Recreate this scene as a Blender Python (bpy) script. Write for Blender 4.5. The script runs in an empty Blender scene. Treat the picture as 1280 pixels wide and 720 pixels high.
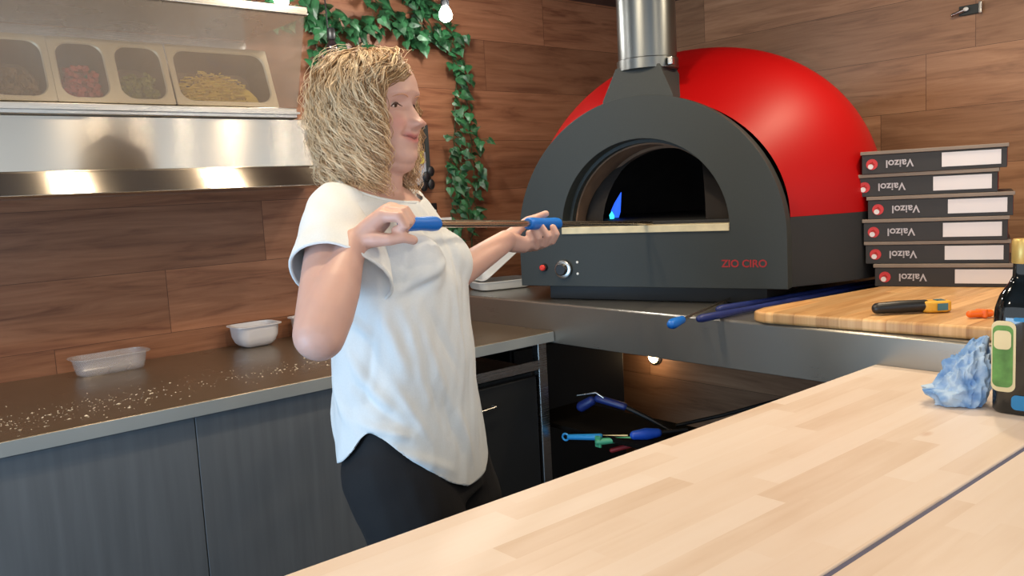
import bpy, bmesh, math, random
import numpy as np
from mathutils import Vector, Matrix, noise
random.seed(7)
rng = np.random.RandomState(5)
C = bpy.context.scene.collection
PI = math.pi

# ------------------------------------------------------------------ materials
def lin(c):
    return tuple(((x/255.0)/12.92 if x/255.0 <= 0.04045 else ((x/255.0+0.055)/1.055)**2.4) for x in c)

def newmat(name):
    m = bpy.data.materials.new(name); m.use_nodes = True
    nt = m.node_tree
    b = nt.nodes['Principled BSDF']
    return m, nt, b

def N(nt, t, **kw):
    n = nt.nodes.new(t)
    for k, v in kw.items():
        if k.startswith('i_'):
            n.inputs[k[2:]].default_value = v
        else:
            setattr(n, k, v)
    return n

def mat(name, rgb, rough=0.5, metal=0.0, var=0.12, scale=6.0, bump=0.0, stretch=(1, 1, 1), **kw):
    """colour with a soft procedural variation"""
    m, nt, b = newmat(name)
    c = lin(rgb)
    tc = N(nt, 'ShaderNodeTexCoord'); mp = N(nt, 'ShaderNodeMapping')
    mp.inputs['Scale'].default_value = stretch
    no = N(nt, 'ShaderNodeTexNoise'); no.inputs['Scale'].default_value = scale; no.inputs['Detail'].default_value = 5
    cr = N(nt, 'ShaderNodeValToRGB')
    cr.color_ramp.elements[0].position = 0.3; cr.color_ramp.elements[1].position = 0.7
    cr.color_ramp.elements[0].color = tuple(x*(1-var) for x in c)+(1,)
    cr.color_ramp.elements[1].color = tuple(min(1, x*(1+var)) for x in c)+(1,)
    L = nt.links
    L.new(tc.outputs['Object'], mp.inputs['Vector']); L.new(mp.outputs['Vector'], no.inputs['Vector'])
    L.new(no.outputs['Fac'], cr.inputs['Fac']); L.new(cr.outputs['Color'], b.inputs['Base Color'])
    b.inputs['Roughness'].default_value = rough; b.inputs['Metallic'].default_value = metal
    if bump:
        bp = N(nt, 'ShaderNodeBump'); bp.inputs['Strength'].default_value = bump; bp.inputs['Distance'].default_value = 0.002
        L.new(no.outputs['Fac'], bp.inputs['Height']); L.new(bp.outputs['Normal'], b.inputs['Normal'])
    for k, v in kw.items():
        b.inputs[k.replace('_', ' ')].default_value = v
    return m

def math_n(nt, op, a=None, b=None):
    n = N(nt, 'ShaderNodeMath', operation=op)
    for i, v in ((0, a), (1, b)):
        if v is None: continue
        if isinstance(v, (int, float)): n.inputs[i].default_value = v
        else: nt.links.new(v, n.inputs[i])
    return n.outputs[0]

def plank_mat(name, axis, z0, pitch, length, delta, phase, tones, rough=0.42, seam=0.0016, grain=1.0):
    """laminate boards running along `axis` in rows of height `pitch`"""
    m, nt, b = newmat(name); L = nt.links
    tc = N(nt, 'ShaderNodeTexCoord'); sp = N(nt, 'ShaderNodeSeparateXYZ')
    L.new(tc.outputs['Object'], sp.inputs[0])
    u = sp.outputs['X' if axis == 'x' else 'Y']; v = sp.outputs['Z'] if axis != 'top' else sp.outputs['Y']
    if axis == 'top': u = sp.outputs['X']
    vv = math_n(nt, 'DIVIDE', math_n(nt, 'SUBTRACT', v, z0), pitch)
    row = math_n(nt, 'FLOOR', vv); vf = math_n(nt, 'FRACT', vv)
    uu = math_n(nt, 'DIVIDE', math_n(nt, 'SUBTRACT', math_n(nt, 'SUBTRACT', u, phase), math_n(nt, 'MULTIPLY', row, delta)), length)
    col = math_n(nt, 'FLOOR', uu); uf = math_n(nt, 'FRACT', uu)
    idv = N(nt, 'ShaderNodeCombineXYZ'); L.new(row, idv.inputs[0]); L.new(col, idv.inputs[1])
    wn = N(nt, 'ShaderNodeTexWhiteNoise', noise_dimensions='3D'); L.new(idv.outputs[0], wn.inputs['Vector'])
    # grain coordinates
    g = N(nt, 'ShaderNodeCombineXYZ')
    L.new(math_n(nt, 'MULTIPLY', u, 1.6), g.inputs[0]); L.new(math_n(nt, 'MULTIPLY', v, 17.0), g.inputs[1])
    L.new(math_n(nt, 'MULTIPLY', wn.outputs['Value'], 37.0), g.inputs[2])
    n1 = N(nt, 'ShaderNodeTexNoise'); n1.inputs['Scale'].default_value = 1.6; n1.inputs['Detail'].default_value = 6
    n1.inputs['Roughness'].default_value = 0.62; n1.inputs['Distortion'].default_value = 0.9
    L.new(g.outputs[0], n1.inputs['Vector'])
    g2 = N(nt, 'ShaderNodeCombineXYZ')
    L.new(math_n(nt, 'MULTIPLY', u, 2.0), g2.inputs[0]); L.new(math_n(nt, 'MULTIPLY', v, 60.0), g2.inputs[1])
    L.new(math_n(nt, 'MULTIPLY', wn.outputs['Value'], 11.0), g2.inputs[2])
    n2 = N(nt, 'ShaderNodeTexNoise'); n2.inputs['Scale'].default_value = 3.0; n2.inputs['Detail'].default_value = 4
    L.new(g2.outputs[0], n2.inputs['Vector'])
    f = math_n(nt, 'ADD', math_n(nt, 'MULTIPLY', n1.outputs['Fac'], 0.85), math_n(nt, 'MULTIPLY', n2.outputs['Fac'], 0.15))
    cr = N(nt, 'ShaderNodeValToRGB'); e = cr.color_ramp.elements
    e[0].position = 0.34; e[0].color = lin(tones[0])+(1,)
    e[1].position = 0.66; e[1].color = lin(tones[2])+(1,)
    k = e.new(0.47); k.color = lin(tones[1])+(1,)
    L.new(f, cr.inputs['Fac'])
    # board to board tone
    hs = N(nt, 'ShaderNodeHueSaturation')
    hv = N(nt, 'ShaderNodeMapRange'); hv.inputs['To Min'].default_value = 0.74*grain; hv.inputs['To Max'].default_value = 1.22
    L.new(wn.outputs['Value'], hv.inputs['Value']); L.new(hv.outputs[0], hs.inputs['Value'])
    L.new(cr.outputs['Color'], hs.inputs['Color'])
    # seams
    s1 = math_n(nt, 'LESS_THAN', math_n(nt, 'MULTIPLY', vf, pitch), seam)
    s2 = math_n(nt, 'LESS_THAN', math_n(nt, 'MULTIPLY', uf, length), seam*1.2)
    s = math_n(nt, 'MAXIMUM', s1, s2)
    mx = N(nt, 'ShaderNodeMix', data_type='RGBA'); L.new(s, mx.inputs['Factor'])
    L.new(hs.outputs['Color'], mx.inputs['A']); mx.inputs['B'].default_value = tuple(x*0.45 for x in lin(tones[0]))+(1,)
    L.new(mx.outputs['Result'], b.inputs['Base Color'])
    bp = N(nt, 'ShaderNodeBump'); bp.inputs['Strength'].default_value = 0.12; bp.inputs['Distance'].default_value = 0.002
    L.new(f, bp.inputs['Height']); L.new(bp.outputs['Normal'], b.inputs['Normal'])
    b.inputs['Roughness'].default_value = rough
    return m

def steel_mat(name, rgb=(200, 198, 194), rough=0.26, aniso=0.75, brush=(1, 1, 260), smear=0.10, rot=0.25, tang='Z', metal=1.0):
    m, nt, b = newmat(name); L = nt.links
    tc = N(nt, 'ShaderNodeTexCoord'); mp = N(nt, 'ShaderNodeMapping'); mp.inputs['Scale'].default_value = brush
    L.new(tc.outputs['Object'], mp.inputs['Vector'])
    no = N(nt, 'ShaderNodeTexNoise'); no.inputs['Scale'].default_value = 3.0; no.inputs['Detail'].default_value = 4
    L.new(mp.outputs['Vector'], no.inputs['Vector'])
    n2 = N(nt, 'ShaderNodeTexNoise'); n2.inputs['Scale'].default_value = 5.0; n2.inputs['Detail'].default_value = 6
    L.new(tc.outputs['Object'], n2.inputs['Vector'])
    r = N(nt, 'ShaderNodeMapRange'); r.inputs['To Min'].default_value = rough-smear*0.5; r.inputs['To Max'].default_value = rough+smear
    L.new(math_n(nt, 'ADD', math_n(nt, 'MULTIPLY', no.outputs['Fac'], 0.4), math_n(nt, 'MULTIPLY', n2.outputs['Fac'], 0.6)), r.inputs['Value'])
    L.new(r.outputs[0], b.inputs['Roughness'])
    b.inputs['Base Color'].default_value = lin(rgb)+(1,)
    b.inputs['Metallic'].default_value = metal
    b.inputs['Anisotropic'].default_value = aniso
    b.inputs['Anisotropic Rotation'].default_value = rot
    tg = N(nt, 'ShaderNodeTangent', direction_type='RADIAL', axis=tang)
    L.new(tg.outputs[0], b.inputs['Tangent'])
    return m

def emit_mat(name, rgb, strength):
    m, nt, b = newmat(name)
    b.inputs['Base Color'].default_value = lin(rgb)+(1,)
    b.inputs['Emission Color'].default_value = lin(rgb)+(1,)
    b.inputs['Emission Strength'].default_value = strength
    return m

M = {}
M['wall'] = plank_mat('walnut_laminate', 'x', 0.97, 0.1976, 1.28, 0.3307, 0.877, ((116, 72, 50), (146, 98, 70), (168, 118, 88)))
M['wall2'] = plank_mat('walnut_laminate_side', 'y', 0.97, 0.1976, 1.28, -0.165, 1.358+0.495-1.28, ((136, 98, 72), (160, 118, 88), (178, 136, 104)))
M['ceil'] = plank_mat('dark_ceiling_boards', 'top', 0.0, 0.2, 2.0, 0.6, 0.1, ((44, 34, 34), (58, 46, 46), (70, 54, 54)), rough=0.5)
M['floor'] = mat('floor_vinyl', (70, 66, 62), 0.5, scale=3)
M['cabinet'] = mat('blue_grey_woodgrain', (94, 99, 104), 0.5, var=0.12, scale=3.0, stretch=(14, 1, 0.8))
M['steel'] = steel_mat('brushed_steel_shelf', (200, 192, 180), 0.17, 0.95, smear=0.06)
M['bench'] = steel_mat('brushed_steel_bench', (140, 126, 108), 0.26, 0.3, brush=(1, 200, 1), tang='X', smear=0.16, metal=0.72)
M['apron'] = steel_mat('brushed_steel_apron', (156, 154, 148), 0.27, 0.7, metal=0.8)
M['edge'] = mat('lit_steel_edge', (176, 182, 182), 0.38, 0.5, var=0.05)  # paler than the bench: light on its front lip put into the colour
M['plain_steel'] = steel_mat('satin_steel', (190, 188, 184), 0.25, 0.0)
M['oven_black'] = mat('charcoal_powder_coat', (44, 50, 50), 0.6, 0.0, var=0.05, scale=200, bump=0.08)
M['oven_dark'] = mat('black_steel_base', (38, 40, 42), 0.6, 0.1, var=0.06)
M['oven_red'] = mat('satin_red_enamel', (162, 4, 6), 0.48, 0.0, Specular_IOR_Level=0.22, var=0.03, scale=2, Coat_Weight=0.06, Coat_Roughness=0.4)
M['flue'] = steel_mat('grey_flue_steel', (120, 124, 124), 0.36, 0.5, brush=(1, 1, 1))
M['firebrick'] = mat('pale_refractory_stone', (206, 196, 164), 0.9, var=0.15, scale=22, bump=0.4)
M['soot'] = mat('sooty_oven_lining', (46, 40, 36), 0.9, var=0.4, scale=8)
M['brick_in'] = mat('warm_refractory_lining', (112, 88, 70), 0.9, var=0.35, scale=9, bump=0.4)
M['red'] = mat('red_plastic', (216, 52, 40), 0.4)
M['red_ink'] = mat('red_print', (150, 30, 34), 0.6)
M['black'] = mat('black_plastic', (26, 27, 29), 0.4)
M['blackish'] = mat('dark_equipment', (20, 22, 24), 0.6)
M['shade_board'] = mat('shade_black_board', (14, 13, 12), 0.9, Specular_IOR_Level=0.1)  # near-black colour stands in for the shade under the oven counter
M['white'] = mat('white_plastic', (226, 226, 222), 0.4, var=0.03)
M['blue'] = mat('blue_rubber', (12, 110, 208), 0.45, var=0.06)
M['navy'] = mat('navy_pole', (30, 46, 110), 0.4)
M['green_pl'] = mat('green_plastic', (70, 160, 120), 0.45)
M['ltblue'] = mat('light_blue_plastic', (40, 140, 205), 0.4)
M['rod'] = steel_mat('warm_steel_rod', (206, 192, 172), 0.24, 0.0)
M['leaf'] = mat('ivy_green', (42, 92, 56), 0.42, var=0.7, scale=22)
M['stem'] = mat('vine_stem', (44, 70, 40), 0.6)
M['wood_board'] = plank_mat('beech_board', 'top', 0.1, 0.055, 0.7, 0.23, 0.0, ((176, 128, 78), (202, 156, 102), (222, 182, 130)), rough=0.45, seam=0.0004)
M['shirt'] = mat('oatmeal_jersey', (218, 224, 227), 0.92, var=0.02, scale=300, bump=0.15, Sheen_Weight=0.12)
M['trousers'] = mat('black_denim', (13, 14, 19), 0.85, var=0.1, scale=300, bump=0.2)
M['glass_dark'] = mat('dark_bottle_glass', (10, 16, 18), 0.06, var=0.1, Coat_Weight=0.6)
M['gold'] = mat('gold_cap', (214, 184, 110), 0.35, 0.5)
M['cream'] = mat('cream_label', (228, 214, 170), 0.6)
M['green_lab'] = mat('green_label', (96, 148, 74), 0.6, var=0.3, scale=40)
M['blue_lab'] = mat('blue_label', (34, 130, 190), 0.45)
M['yellow'] = mat('yellow_casing', (224, 168, 50), 0.45)
M['lcd'] = mat('grey_screen', (70, 118, 128), 0.25)
M['orange'] = mat('orange_plastic', (244, 110, 20), 0.4)
M['card'] = mat('kraft_board_edge', (128, 116, 106), 0.8)
M['box_black'] = mat('black_printed_board', (44, 42, 42), 0.6, var=0.04)
M['box_red'] = mat('red_printed_board', (160, 36, 28), 0.6, var=0.35, scale=12)
M['box_white'] = mat('white_printed_panel', (216, 212, 214), 0.6, var=0.02)
M['box_grey'] = mat('light_grey_print', (178, 174, 180), 0.6, var=0.02)
M['logo_red'] = mat('red_logo_print', (196, 52, 56), 0.6)
M['yellow_tag'] = mat('yellow_tag_card', (222, 214, 90), 0.6)
M['blue2'] = mat('royal_blue_plastic', (30, 80, 190), 0.45)
M['flour'] = mat('wheat_flour', (236, 226, 206), 0.95)
M['cheese'] = mat('grated_cheese', (230, 200, 84), 0.6, var=0.1, scale=30)
M['tomato'] = mat('diced_tomato', (176, 50, 34), 0.5, var=0.3, scale=30)
M['pepper'] = mat('green_pepper_olive', (112, 116, 40), 0.5, var=0.4, scale=30)
M['mush'] = mat('sliced_mushroom', (126, 98, 66), 0.6, var=0.3, scale=30)
M['hood_strip'] = mat('dark_groove_strip', (70, 76, 110), 0.5)

# butcher block with staves along x
def butcher(name):
    m, nt, b = newmat(name); L = nt.links
    tc = N(nt, 'ShaderNodeTexCoord'); sp = N(nt, 'ShaderNodeSeparateXYZ'); L.new(tc.outputs['Object'], sp.inputs[0])
    row = math_n(nt, 'FLOOR', math_n(nt, 'DIVIDE', sp.outputs['Y'], 0.045))
    wr = N(nt, 'ShaderNodeTexWhiteNoise', noise_dimensions='1D'); L.new(row, wr.inputs['W'])
    uu = math_n(nt, 'ADD', math_n(nt, 'DIVIDE', sp.outputs['X'], 0.34), math_n(nt, 'MULTIPLY', wr.outputs['Value'], 5.0))
    col = math_n(nt, 'FLOOR', uu)
    cv = N(nt, 'ShaderNodeCombineXYZ'); L.new(row, cv.inputs[0]); L.new(col, cv.inputs[1])
    wn = N(nt, 'ShaderNodeTexWhiteNoise', noise_dimensions='3D'); L.new(cv.outputs[0], wn.inputs['Vector'])
    g = N(nt, 'ShaderNodeCombineXYZ'); L.new(math_n(nt, 'MULTIPLY', sp.outputs['X'], 3.0), g.inputs[0])
    L.new(math_n(nt, 'MULTIPLY', sp.outputs['Y'], 45.0), g.inputs[1]); L.new(math_n(nt, 'MULTIPLY', wn.outputs['Value'], 30.0), g.inputs[2])
    n1 = N(nt, 'ShaderNodeTexNoise'); n1.inputs['Scale'].default_value = 1.4; n1.inputs['Detail'].default_value = 5; n1.inputs['Distortion'].default_value = 0.6
    L.new(g.outputs[0], n1.inputs['Vector'])
    g3 = N(nt, 'ShaderNodeCombineXYZ'); L.new(math_n(nt, 'MULTIPLY', sp.outputs['X'], 3.5), g3.inputs[0]); L.new(math_n(nt, 'MULTIPLY', sp.outputs['Y'], 12.0), g3.inputs[1])
    n3 = N(nt, 'ShaderNodeTexNoise'); n3.inputs['Scale'].default_value = 1.2; n3.inputs['Detail'].default_value = 3
    L.new(g3.outputs[0], n3.inputs['Vector'])
    f = math_n(nt, 'ADD', math_n(nt, 'MULTIPLY', wn.outputs['Value'], 0.45), math_n(nt, 'MULTIPLY', n1.outputs['Fac'], 0.3))
    f = math_n(nt, 'ADD', f, math_n(nt, 'MULTIPLY', n3.outputs['Fac'], 0.35))
    cr = N(nt, 'ShaderNodeValToRGB'); e = cr.color_ramp.elements
    e[0].position = 0.2; e[0].color = lin((230, 218, 208))+(1,)
    e[1].position = 0.95; e[1].color = lin((204, 180, 158))+(1,)
    k = e.new(0.62); k.color = lin((222, 205, 190))+(1,)
    L.new(f, cr.inputs['Fac'])
    # little knots
    vo = N(nt, 'ShaderNodeTexVoronoi'); vo.inputs['Scale'].default_value = 3.1
    mp = N(nt, 'ShaderNodeMapping'); mp.inputs['Scale'].default_value = (1, 2.2, 1); L.new(tc.outputs['Object'], mp.inputs[0]); L.new(mp.outputs[0], vo.inputs['Vector'])
    kn = N(nt, 'ShaderNodeMapRange'); kn.inputs['From Min'].default_value = 0.02; kn.inputs['From Max'].default_value = 0.07
    kn.inputs['To Min'].default_value = 0.45; kn.inputs['To Max'].default_value = 0.0
    L.new(vo.outputs['Distance'], kn.inputs['Value'])
    mx = N(nt, 'ShaderNodeMix', data_type='RGBA'); L.new(kn.outputs[0], mx.inputs['Factor']); L.new(cr.outputs['Color'], mx.inputs['A'])
    mx.inputs['B'].default_value = lin((176, 120, 66))+(1,)
    L.new(mx.outputs['Result'], b.inputs['Base Color'])
    b.inputs['Roughness'].default_value = 0.42
    return m
M['butcher'] = butcher('maple_butcher_block')

def cloud_mat(name, base, spot, scale, lo, hi, rough):
    m, nt, b = newmat(name); L = nt.links
    tc = N(nt, 'ShaderNodeTexCoord'); no = N(nt, 'ShaderNodeTexNoise'); no.inputs['Scale'].default_value = scale; no.inputs['Detail'].default_value = 8
    L.new(tc.outputs['Object'], no.inputs['Vector'])
    cr = N(nt, 'ShaderNodeValToRGB'); e = cr.color_ramp.elements
    e[0].position = lo; e[0].color = lin(base)+(1,); e[1].position = hi; e[1].color = lin(spot)+(1,)
    L.new(no.outputs['Fac'], cr.inputs['Fac']); L.new(cr.outputs['Color'], b.inputs['Base Color'])
    b.inputs['Roughness'].default_value = rough
    return m
M['cloth'] = cloud_mat('blue_checked_cloth', (118, 160, 212), (186, 212, 238), 26, 0.42, 0.6, 0.9)

def glassy(name, rgb, alpha, rough=0.08, diff=0.5):
    m, nt, b = newmat(name); L = nt.links
    tr = N(nt, 'ShaderNodeBsdfTransparent'); tr.inputs[0].default_value = (1, 1, 1, 1)
    ms = N(nt, 'ShaderNodeMixShader'); no = N(nt, 'ShaderNodeTexNoise'); no.inputs['Scale'].default_value = 4
    tc = N(nt, 'ShaderNodeTexCoord'); L.new(tc.outputs['Object'], no.inputs['Vector'])
    r = N(nt, 'ShaderNodeMapRange'); r.inputs['To Min'].default_value = alpha-0.08; r.inputs['To Max'].default_value = alpha+0.08
    L.new(no.outputs['Fac'], r.inputs['Value'])
    L.new(r.outputs[0], ms.inputs['Fac']); L.new(tr.outputs[0], ms.inputs[1]); L.new(b.outputs[0], ms.inputs[2])
    out = nt.nodes['Material Output']; L.new(ms.outputs[0], out.inputs['Surface'])
    b.inputs['Base Color'].default_value = lin(rgb)+(1,); b.inputs['Roughness'].default_value = rough
    b.inputs['Specular IOR Level'].default_value = 1.0
    return m
M['screen_glass'] = glassy('smeared_guard_glass', (176, 160, 144), 0.27, 0.12)
M['clear_tub'] = glassy('cloudy_clear_plastic', (200, 200, 206), 0.38, 0.15)
M['milk_tub'] = glassy('milky_white_plastic', (226, 228, 236), 0.9, 0.3)
M['bag'] = glassy('clear_plastic_sleeve', (206, 212, 222), 0.6, 0.15)

# skin with lip and cheek colour painted as a mesh attribute
def skin_mat():
    m, nt, b = newmat('skin'); L = nt.links
    at_ = N(nt, 'ShaderNodeAttribute', attribute_name='tint')
    no = N(nt, 'ShaderNodeTexNoise'); no.inputs['Scale'].default_value = 40; tc = N(nt, 'ShaderNodeTexCoord'); L.new(tc.outputs['Object'], no.inputs['Vector'])
    hs = N(nt, 'ShaderNodeHueSaturation'); r = N(nt, 'ShaderNodeMapRange'); r.inputs['To Min'].default_value = 0.94; r.inputs['To Max'].default_value = 1.06
    L.new(no.outputs['Fac'], r.inputs['Value']); L.new(r.outputs[0], hs.inputs['Value']); L.new(at_.outputs['Color'], hs.inputs['Color'])
    L.new(hs.outputs['Color'], b.inputs['Base Color'])
    b.inputs['Roughness'].default_value = 0.48
    b.inputs['Subsurface Weight'].default_value = 0.12; b.inputs['Subsurface Scale'].default_value = 0.01
    b.inputs['Subsurface Radius'].default_value = (1.0, 0.35, 0.2)
    return m
M['skin'] = skin_mat()
def hair_mat():
    m, nt, b = newmat('blonde_hair'); L = nt.links
    at_ = N(nt, 'ShaderNodeAttribute', attribute_name='tint')
    no = N(nt, 'ShaderNodeTexNoise'); no.inputs['Scale'].default_value = 60; tc = N(nt, 'ShaderNodeTexCoord'); L.new(tc.outputs['Object'], no.inputs['Vector'])
    hs = N(nt, 'ShaderNodeHueSaturation'); r = N(nt, 'ShaderNodeMapRange'); r.inputs['To Min'].default_value = 0.85; r.inputs['To Max'].default_value = 1.15
    L.new(no.outputs['Fac'], r.inputs['Value']); L.new(r.outputs[0], hs.inputs['Value']); L.new(at_.outputs['Color'], hs.inputs['Color'])
    L.new(hs.outputs['Color'], b.inputs['Base Color'])
    b.inputs['Roughness'].default_value = 0.42; b.inputs['Specular IOR Level'].default_value = 0.5
    return m
M['hair'] = hair_mat()

# ------------------------------------------------------------------ mesh building
class MB:
    def __init__(s): s.v = []; s.f = []
    def add(s, vs, fs):
        o = len(s.v); s.v += [tuple(map(float, p)) for p in vs]; s.f += [tuple(i+o for i in q) for q in fs]; return s
    def box(s, x0, x1, y0, y1, z0, z1, R=None, T=None):
        vs = [Vector((x, y, z)) for z in (z0, z1) for y in (y0, y1) for x in (x0, x1)]
        if R is not None: vs = [R @ p for p in vs]
        if T is not None: vs = [p+Vector(T) for p in vs]
        return s.add(vs, [(0, 2, 3, 1), (4, 5, 7, 6), (0, 1, 5, 4), (2, 6, 7, 3), (0, 4, 6, 2), (1, 3, 7, 5)])
    def tube(s, pts, rad, n=12, cap=True, squash=None):
        P = [Vector(p) for p in pts]; m = len(P)
        if not hasattr(rad, '__len__'): rad = [rad]*m
        t0 = (P[1]-P[0]).normalized(); up = Vector((0, 0, 1)) if abs(t0.z) < 0.9 else Vector((0, 1, 0))
        a = t0.cross(up).normalized(); vs = []
        for i in range(m):
            t = (P[min(i+1, m-1)]-P[max(i-1, 0)]).normalized()
            a = (a-t*a.dot(t)); a = a.normalized() if a.length > 1e-6 else t.orthogonal().normalized()
            b = t.cross(a)
            for k in range(n):
                w = 2*PI*k/n
                vs.append(P[i]+a*(math.cos(w)*rad[i])+b*(math.sin(w)*rad[i]))
        fs = [(i*n+k, i*n+(k+1) % n, (i+1)*n+(k+1) % n, (i+1)*n+k) for i in range(m-1) for k in range(n)]
        if cap: fs += [tuple(range(n-1, -1, -1)), tuple((m-1)*n+k for k in range(n))]
        return s.add(vs, fs)
    def capsule(s, pts, rad, n=16):
        """tube with domed ends"""
        P = [Vector(p) for p in pts]
        if not hasattr(rad, '__len__'): rad = [rad]*len(P)
        d0 = (P[0]-P[1]).normalized(); d1 = (P[-1]-P[-2]).normalized(); A = []; RA = []
        for k in (80, 60, 40, 20):
            w = math.radians(k); A.append(P[0]+d0*rad[0]*math.sin(w)); RA.append(rad[0]*math.cos(w))
        B = []; RB = []
        for k in (20, 40, 60, 80):
            w = math.radians(k); B.append(P[-1]+d1*rad[-1]*math.sin(w)); RB.append(rad[-1]*math.cos(w))
        return s.tube(A+P+B, RA+list(rad)+RB, n)
    def lathe(s, prof, n=32, T=(0, 0, 0), R=None, sq=None):
        vs = []
        for r, z in prof:
            for k in range(n):
                w = 2*PI*k/n; c, d = math.cos(w), math.sin(w)
                if sq:
                    g = (abs(c)**sq+abs(d)**sq)**(-1/sq); c *= g; d *= g
                p = Vector((r*c, r*d, z))
                if R is not None: p = R @ p
                vs.append(p+Vector(T))
        m = len(prof)
        fs = [(i*n+k, i*n+(k+1) % n, (i+1)*n+(k+1) % n, (i+1)*n+k) for i in range(m-1) for k in range(n)]
        fs += [tuple(range(n-1, -1, -1)), tuple((m-1)*n+k for k in range(n))]
        return s.add(vs, fs)
    def ellipsoid(s, c, r, R=None, n=24, m=14):
        vs = []; fs = []
        for i in range(1, m):
            ph = PI*i/m-PI/2
            for k in range(n):
                w = 2*PI*k/n; p = Vector((r[0]*math.cos(ph)*math.cos(w), r[1]*math.cos(ph)*math.sin(w), r[2]*math.sin(ph)))
                vs.append((R @ p if R is not None else p)+Vector(c))
        a = Vector((0, 0, -r[2])); b = Vector((0, 0, r[2]))
        vs += [(R @ a if R is not None else a)+Vector(c), (R @ b if R is not None else b)+Vector(c)]
        for i in range(m-2):
            for k in range(n): fs.append((i*n+k, i*n+(k+1) % n, (i+1)*n+(k+1) % n, (i+1)*n+k))
        q = (m-1)*n
        fs += [(q, (k+1) % n, k) for k in range(n)] + [(q+1, (m-2)*n+k, (m-2)*n+(k+1) % n) for k in range(n)]
        return s.add(vs, fs)
    def prism(s, poly, d0, d1, fn):
        """poly of (a,b); extruded from d0 to d1; fn(a,b,d)->xyz"""
        n = len(poly); vs = [fn(a, b, d0) for a, b in poly]+[fn(a, b, d1) for a, b in poly]
        return s.add(vs, [tuple(range(n)), tuple(range(2*n-1, n-1, -1))]+[(i, i+n, (i+1) % n+n, (i+1) % n) for i in range(n)])
    def loft(s, rings, closed_ends=True):
        n = len(rings[0]); m = len(rings); vs = [p for r in rings for p in r]
        fs = [(i*n+k, i*n+(k+1) % n, (i+1)*n+(k+1) % n, (i+1)*n+k) for i in range(m-1) for k in range(n)]
        if closed_ends: fs += [tuple(range(n-1, -1, -1)), tuple((m-1)*n+k for k in range(n))]
        return s.add(vs, fs)
    def build(s, name, m, parent=None, bevel=0, smooth=True, world=True, fixn=True):
        me = bpy.data.meshes.new(name)
        off = Vector(parent_loc(parent)) if (parent is not None and world) else Vector((0, 0, 0))
        me.from_pydata([tuple(Vector(p)-off) for p in s.v], [], s.f); me.update()
        if fixn:
            bm = bmesh.new(); bm.from_mesh(me); bmesh.ops.recalc_face_normals(bm, faces=bm.faces); bm.to_mesh(me); bm.free()
        me.materials.append(m)
        o = bpy.data.objects.new(name, me); C.objects.link(o)
        if parent is not None: o.parent = parent
        if bevel:
            b = o.modifiers.new('Bevel', 'BEVEL'); b.width = bevel; b.segments = 3; b.limit_method = 'ANGLE'; b.angle_limit = 0.6
        if smooth:
            for p in me.polygons: p.use_smooth = True
            e = o.modifiers.new('Weighted', 'WEIGHTED_NORMAL') if bevel else None
            mark_sharp(me)
        return o

def mark_sharp(me, ang=0.62):
    bm = bmesh.new(); bm.from_mesh(me)
    for e in bm.edges:
        if len(e.link_faces) == 2 and e.calc_face_angle(0) > ang: e.smooth = False
    bm.to_mesh(me); bm.free()

def parent_loc(p):
    v = Vector(p.location)
    while p.parent is not None:
        p = p.parent; v += Vector(p.location)
    return v

def tag(o, label=None, cat=None, group=None, kind=None):
    if label: o['label'] = label
    if cat: o['category'] = cat
    if group: o['group'] = group
    if kind: o['kind'] = kind
    return o
def thing(name, label, cat, loc=(0, 0, 0), rz=0, group=None):
    o = bpy.data.objects.new(name, None); C.objects.link(o); o.empty_display_size = 0.05
    o.location = loc; o.rotation_euler = (0, 0, rz)
    return tag(o, label, cat, group)
def struct(name, mb, m, **k):
    return tag(mb.build(name, m, **k), kind='structure')
def text_mesh(name, txt, size, m, parent, loc, R, extrude=0.0004):
    cu = bpy.data.curves.new(name, 'FONT'); cu.body = txt; cu.size = size; cu.extrude = extrude; cu.offset = size*0.018; cu.align_x = 'CENTER'; cu.align_y = 'CENTER'
    t = bpy.data.objects.new(name+'_tmp', cu); C.objects.link(t)
    dg = bpy.context.evaluated_depsgraph_get(); me = bpy.data.meshes.new_from_object(t.evaluated_get(dg))
    bpy.data.objects.remove(t)
    me.transform(Matrix.Translation(loc) @ R.to_4x4()); me.materials.clear(); me.materials.append(m)
    o = bpy.data.objects.new(name, me); C.objects.link(o); o.parent = parent
    return o
def remesh(mb, voxel, iters=0):
    me = bpy.data.meshes.new('tmp'); me.from_pydata(mb.v, [], mb.f)
    bm = bmesh.new(); bm.from_mesh(me); bmesh.ops.recalc_face_normals(bm, faces=bm.faces); bm.to_mesh(me); bm.free()
    o = bpy.data.objects.new('tmp', me); C.objects.link(o)
    r = o.modifiers.new('r', 'REMESH'); r.mode = 'VOXEL'; r.voxel_size = voxel
    dg = bpy.context.evaluated_depsgraph_get(); out = bpy.data.meshes.new_from_object(o.evaluated_get(dg))
    bpy.data.objects.remove(o)
    return out
def get_co(me):
    a = np.empty(len(me.vertices)*3, np.float32); me.vertices.foreach_get('co', a); return a.reshape(-1, 3).astype(float)
def set_co(me, a):
    me.vertices.foreach_set('co', a.astype(np.float32).ravel()); me.update()
def get_no(me):
    a = np.empty(len(me.vertices)*3, np.float32); me.vertices.foreach_get('normal', a); return a.reshape(-1, 3).astype(float)
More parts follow.
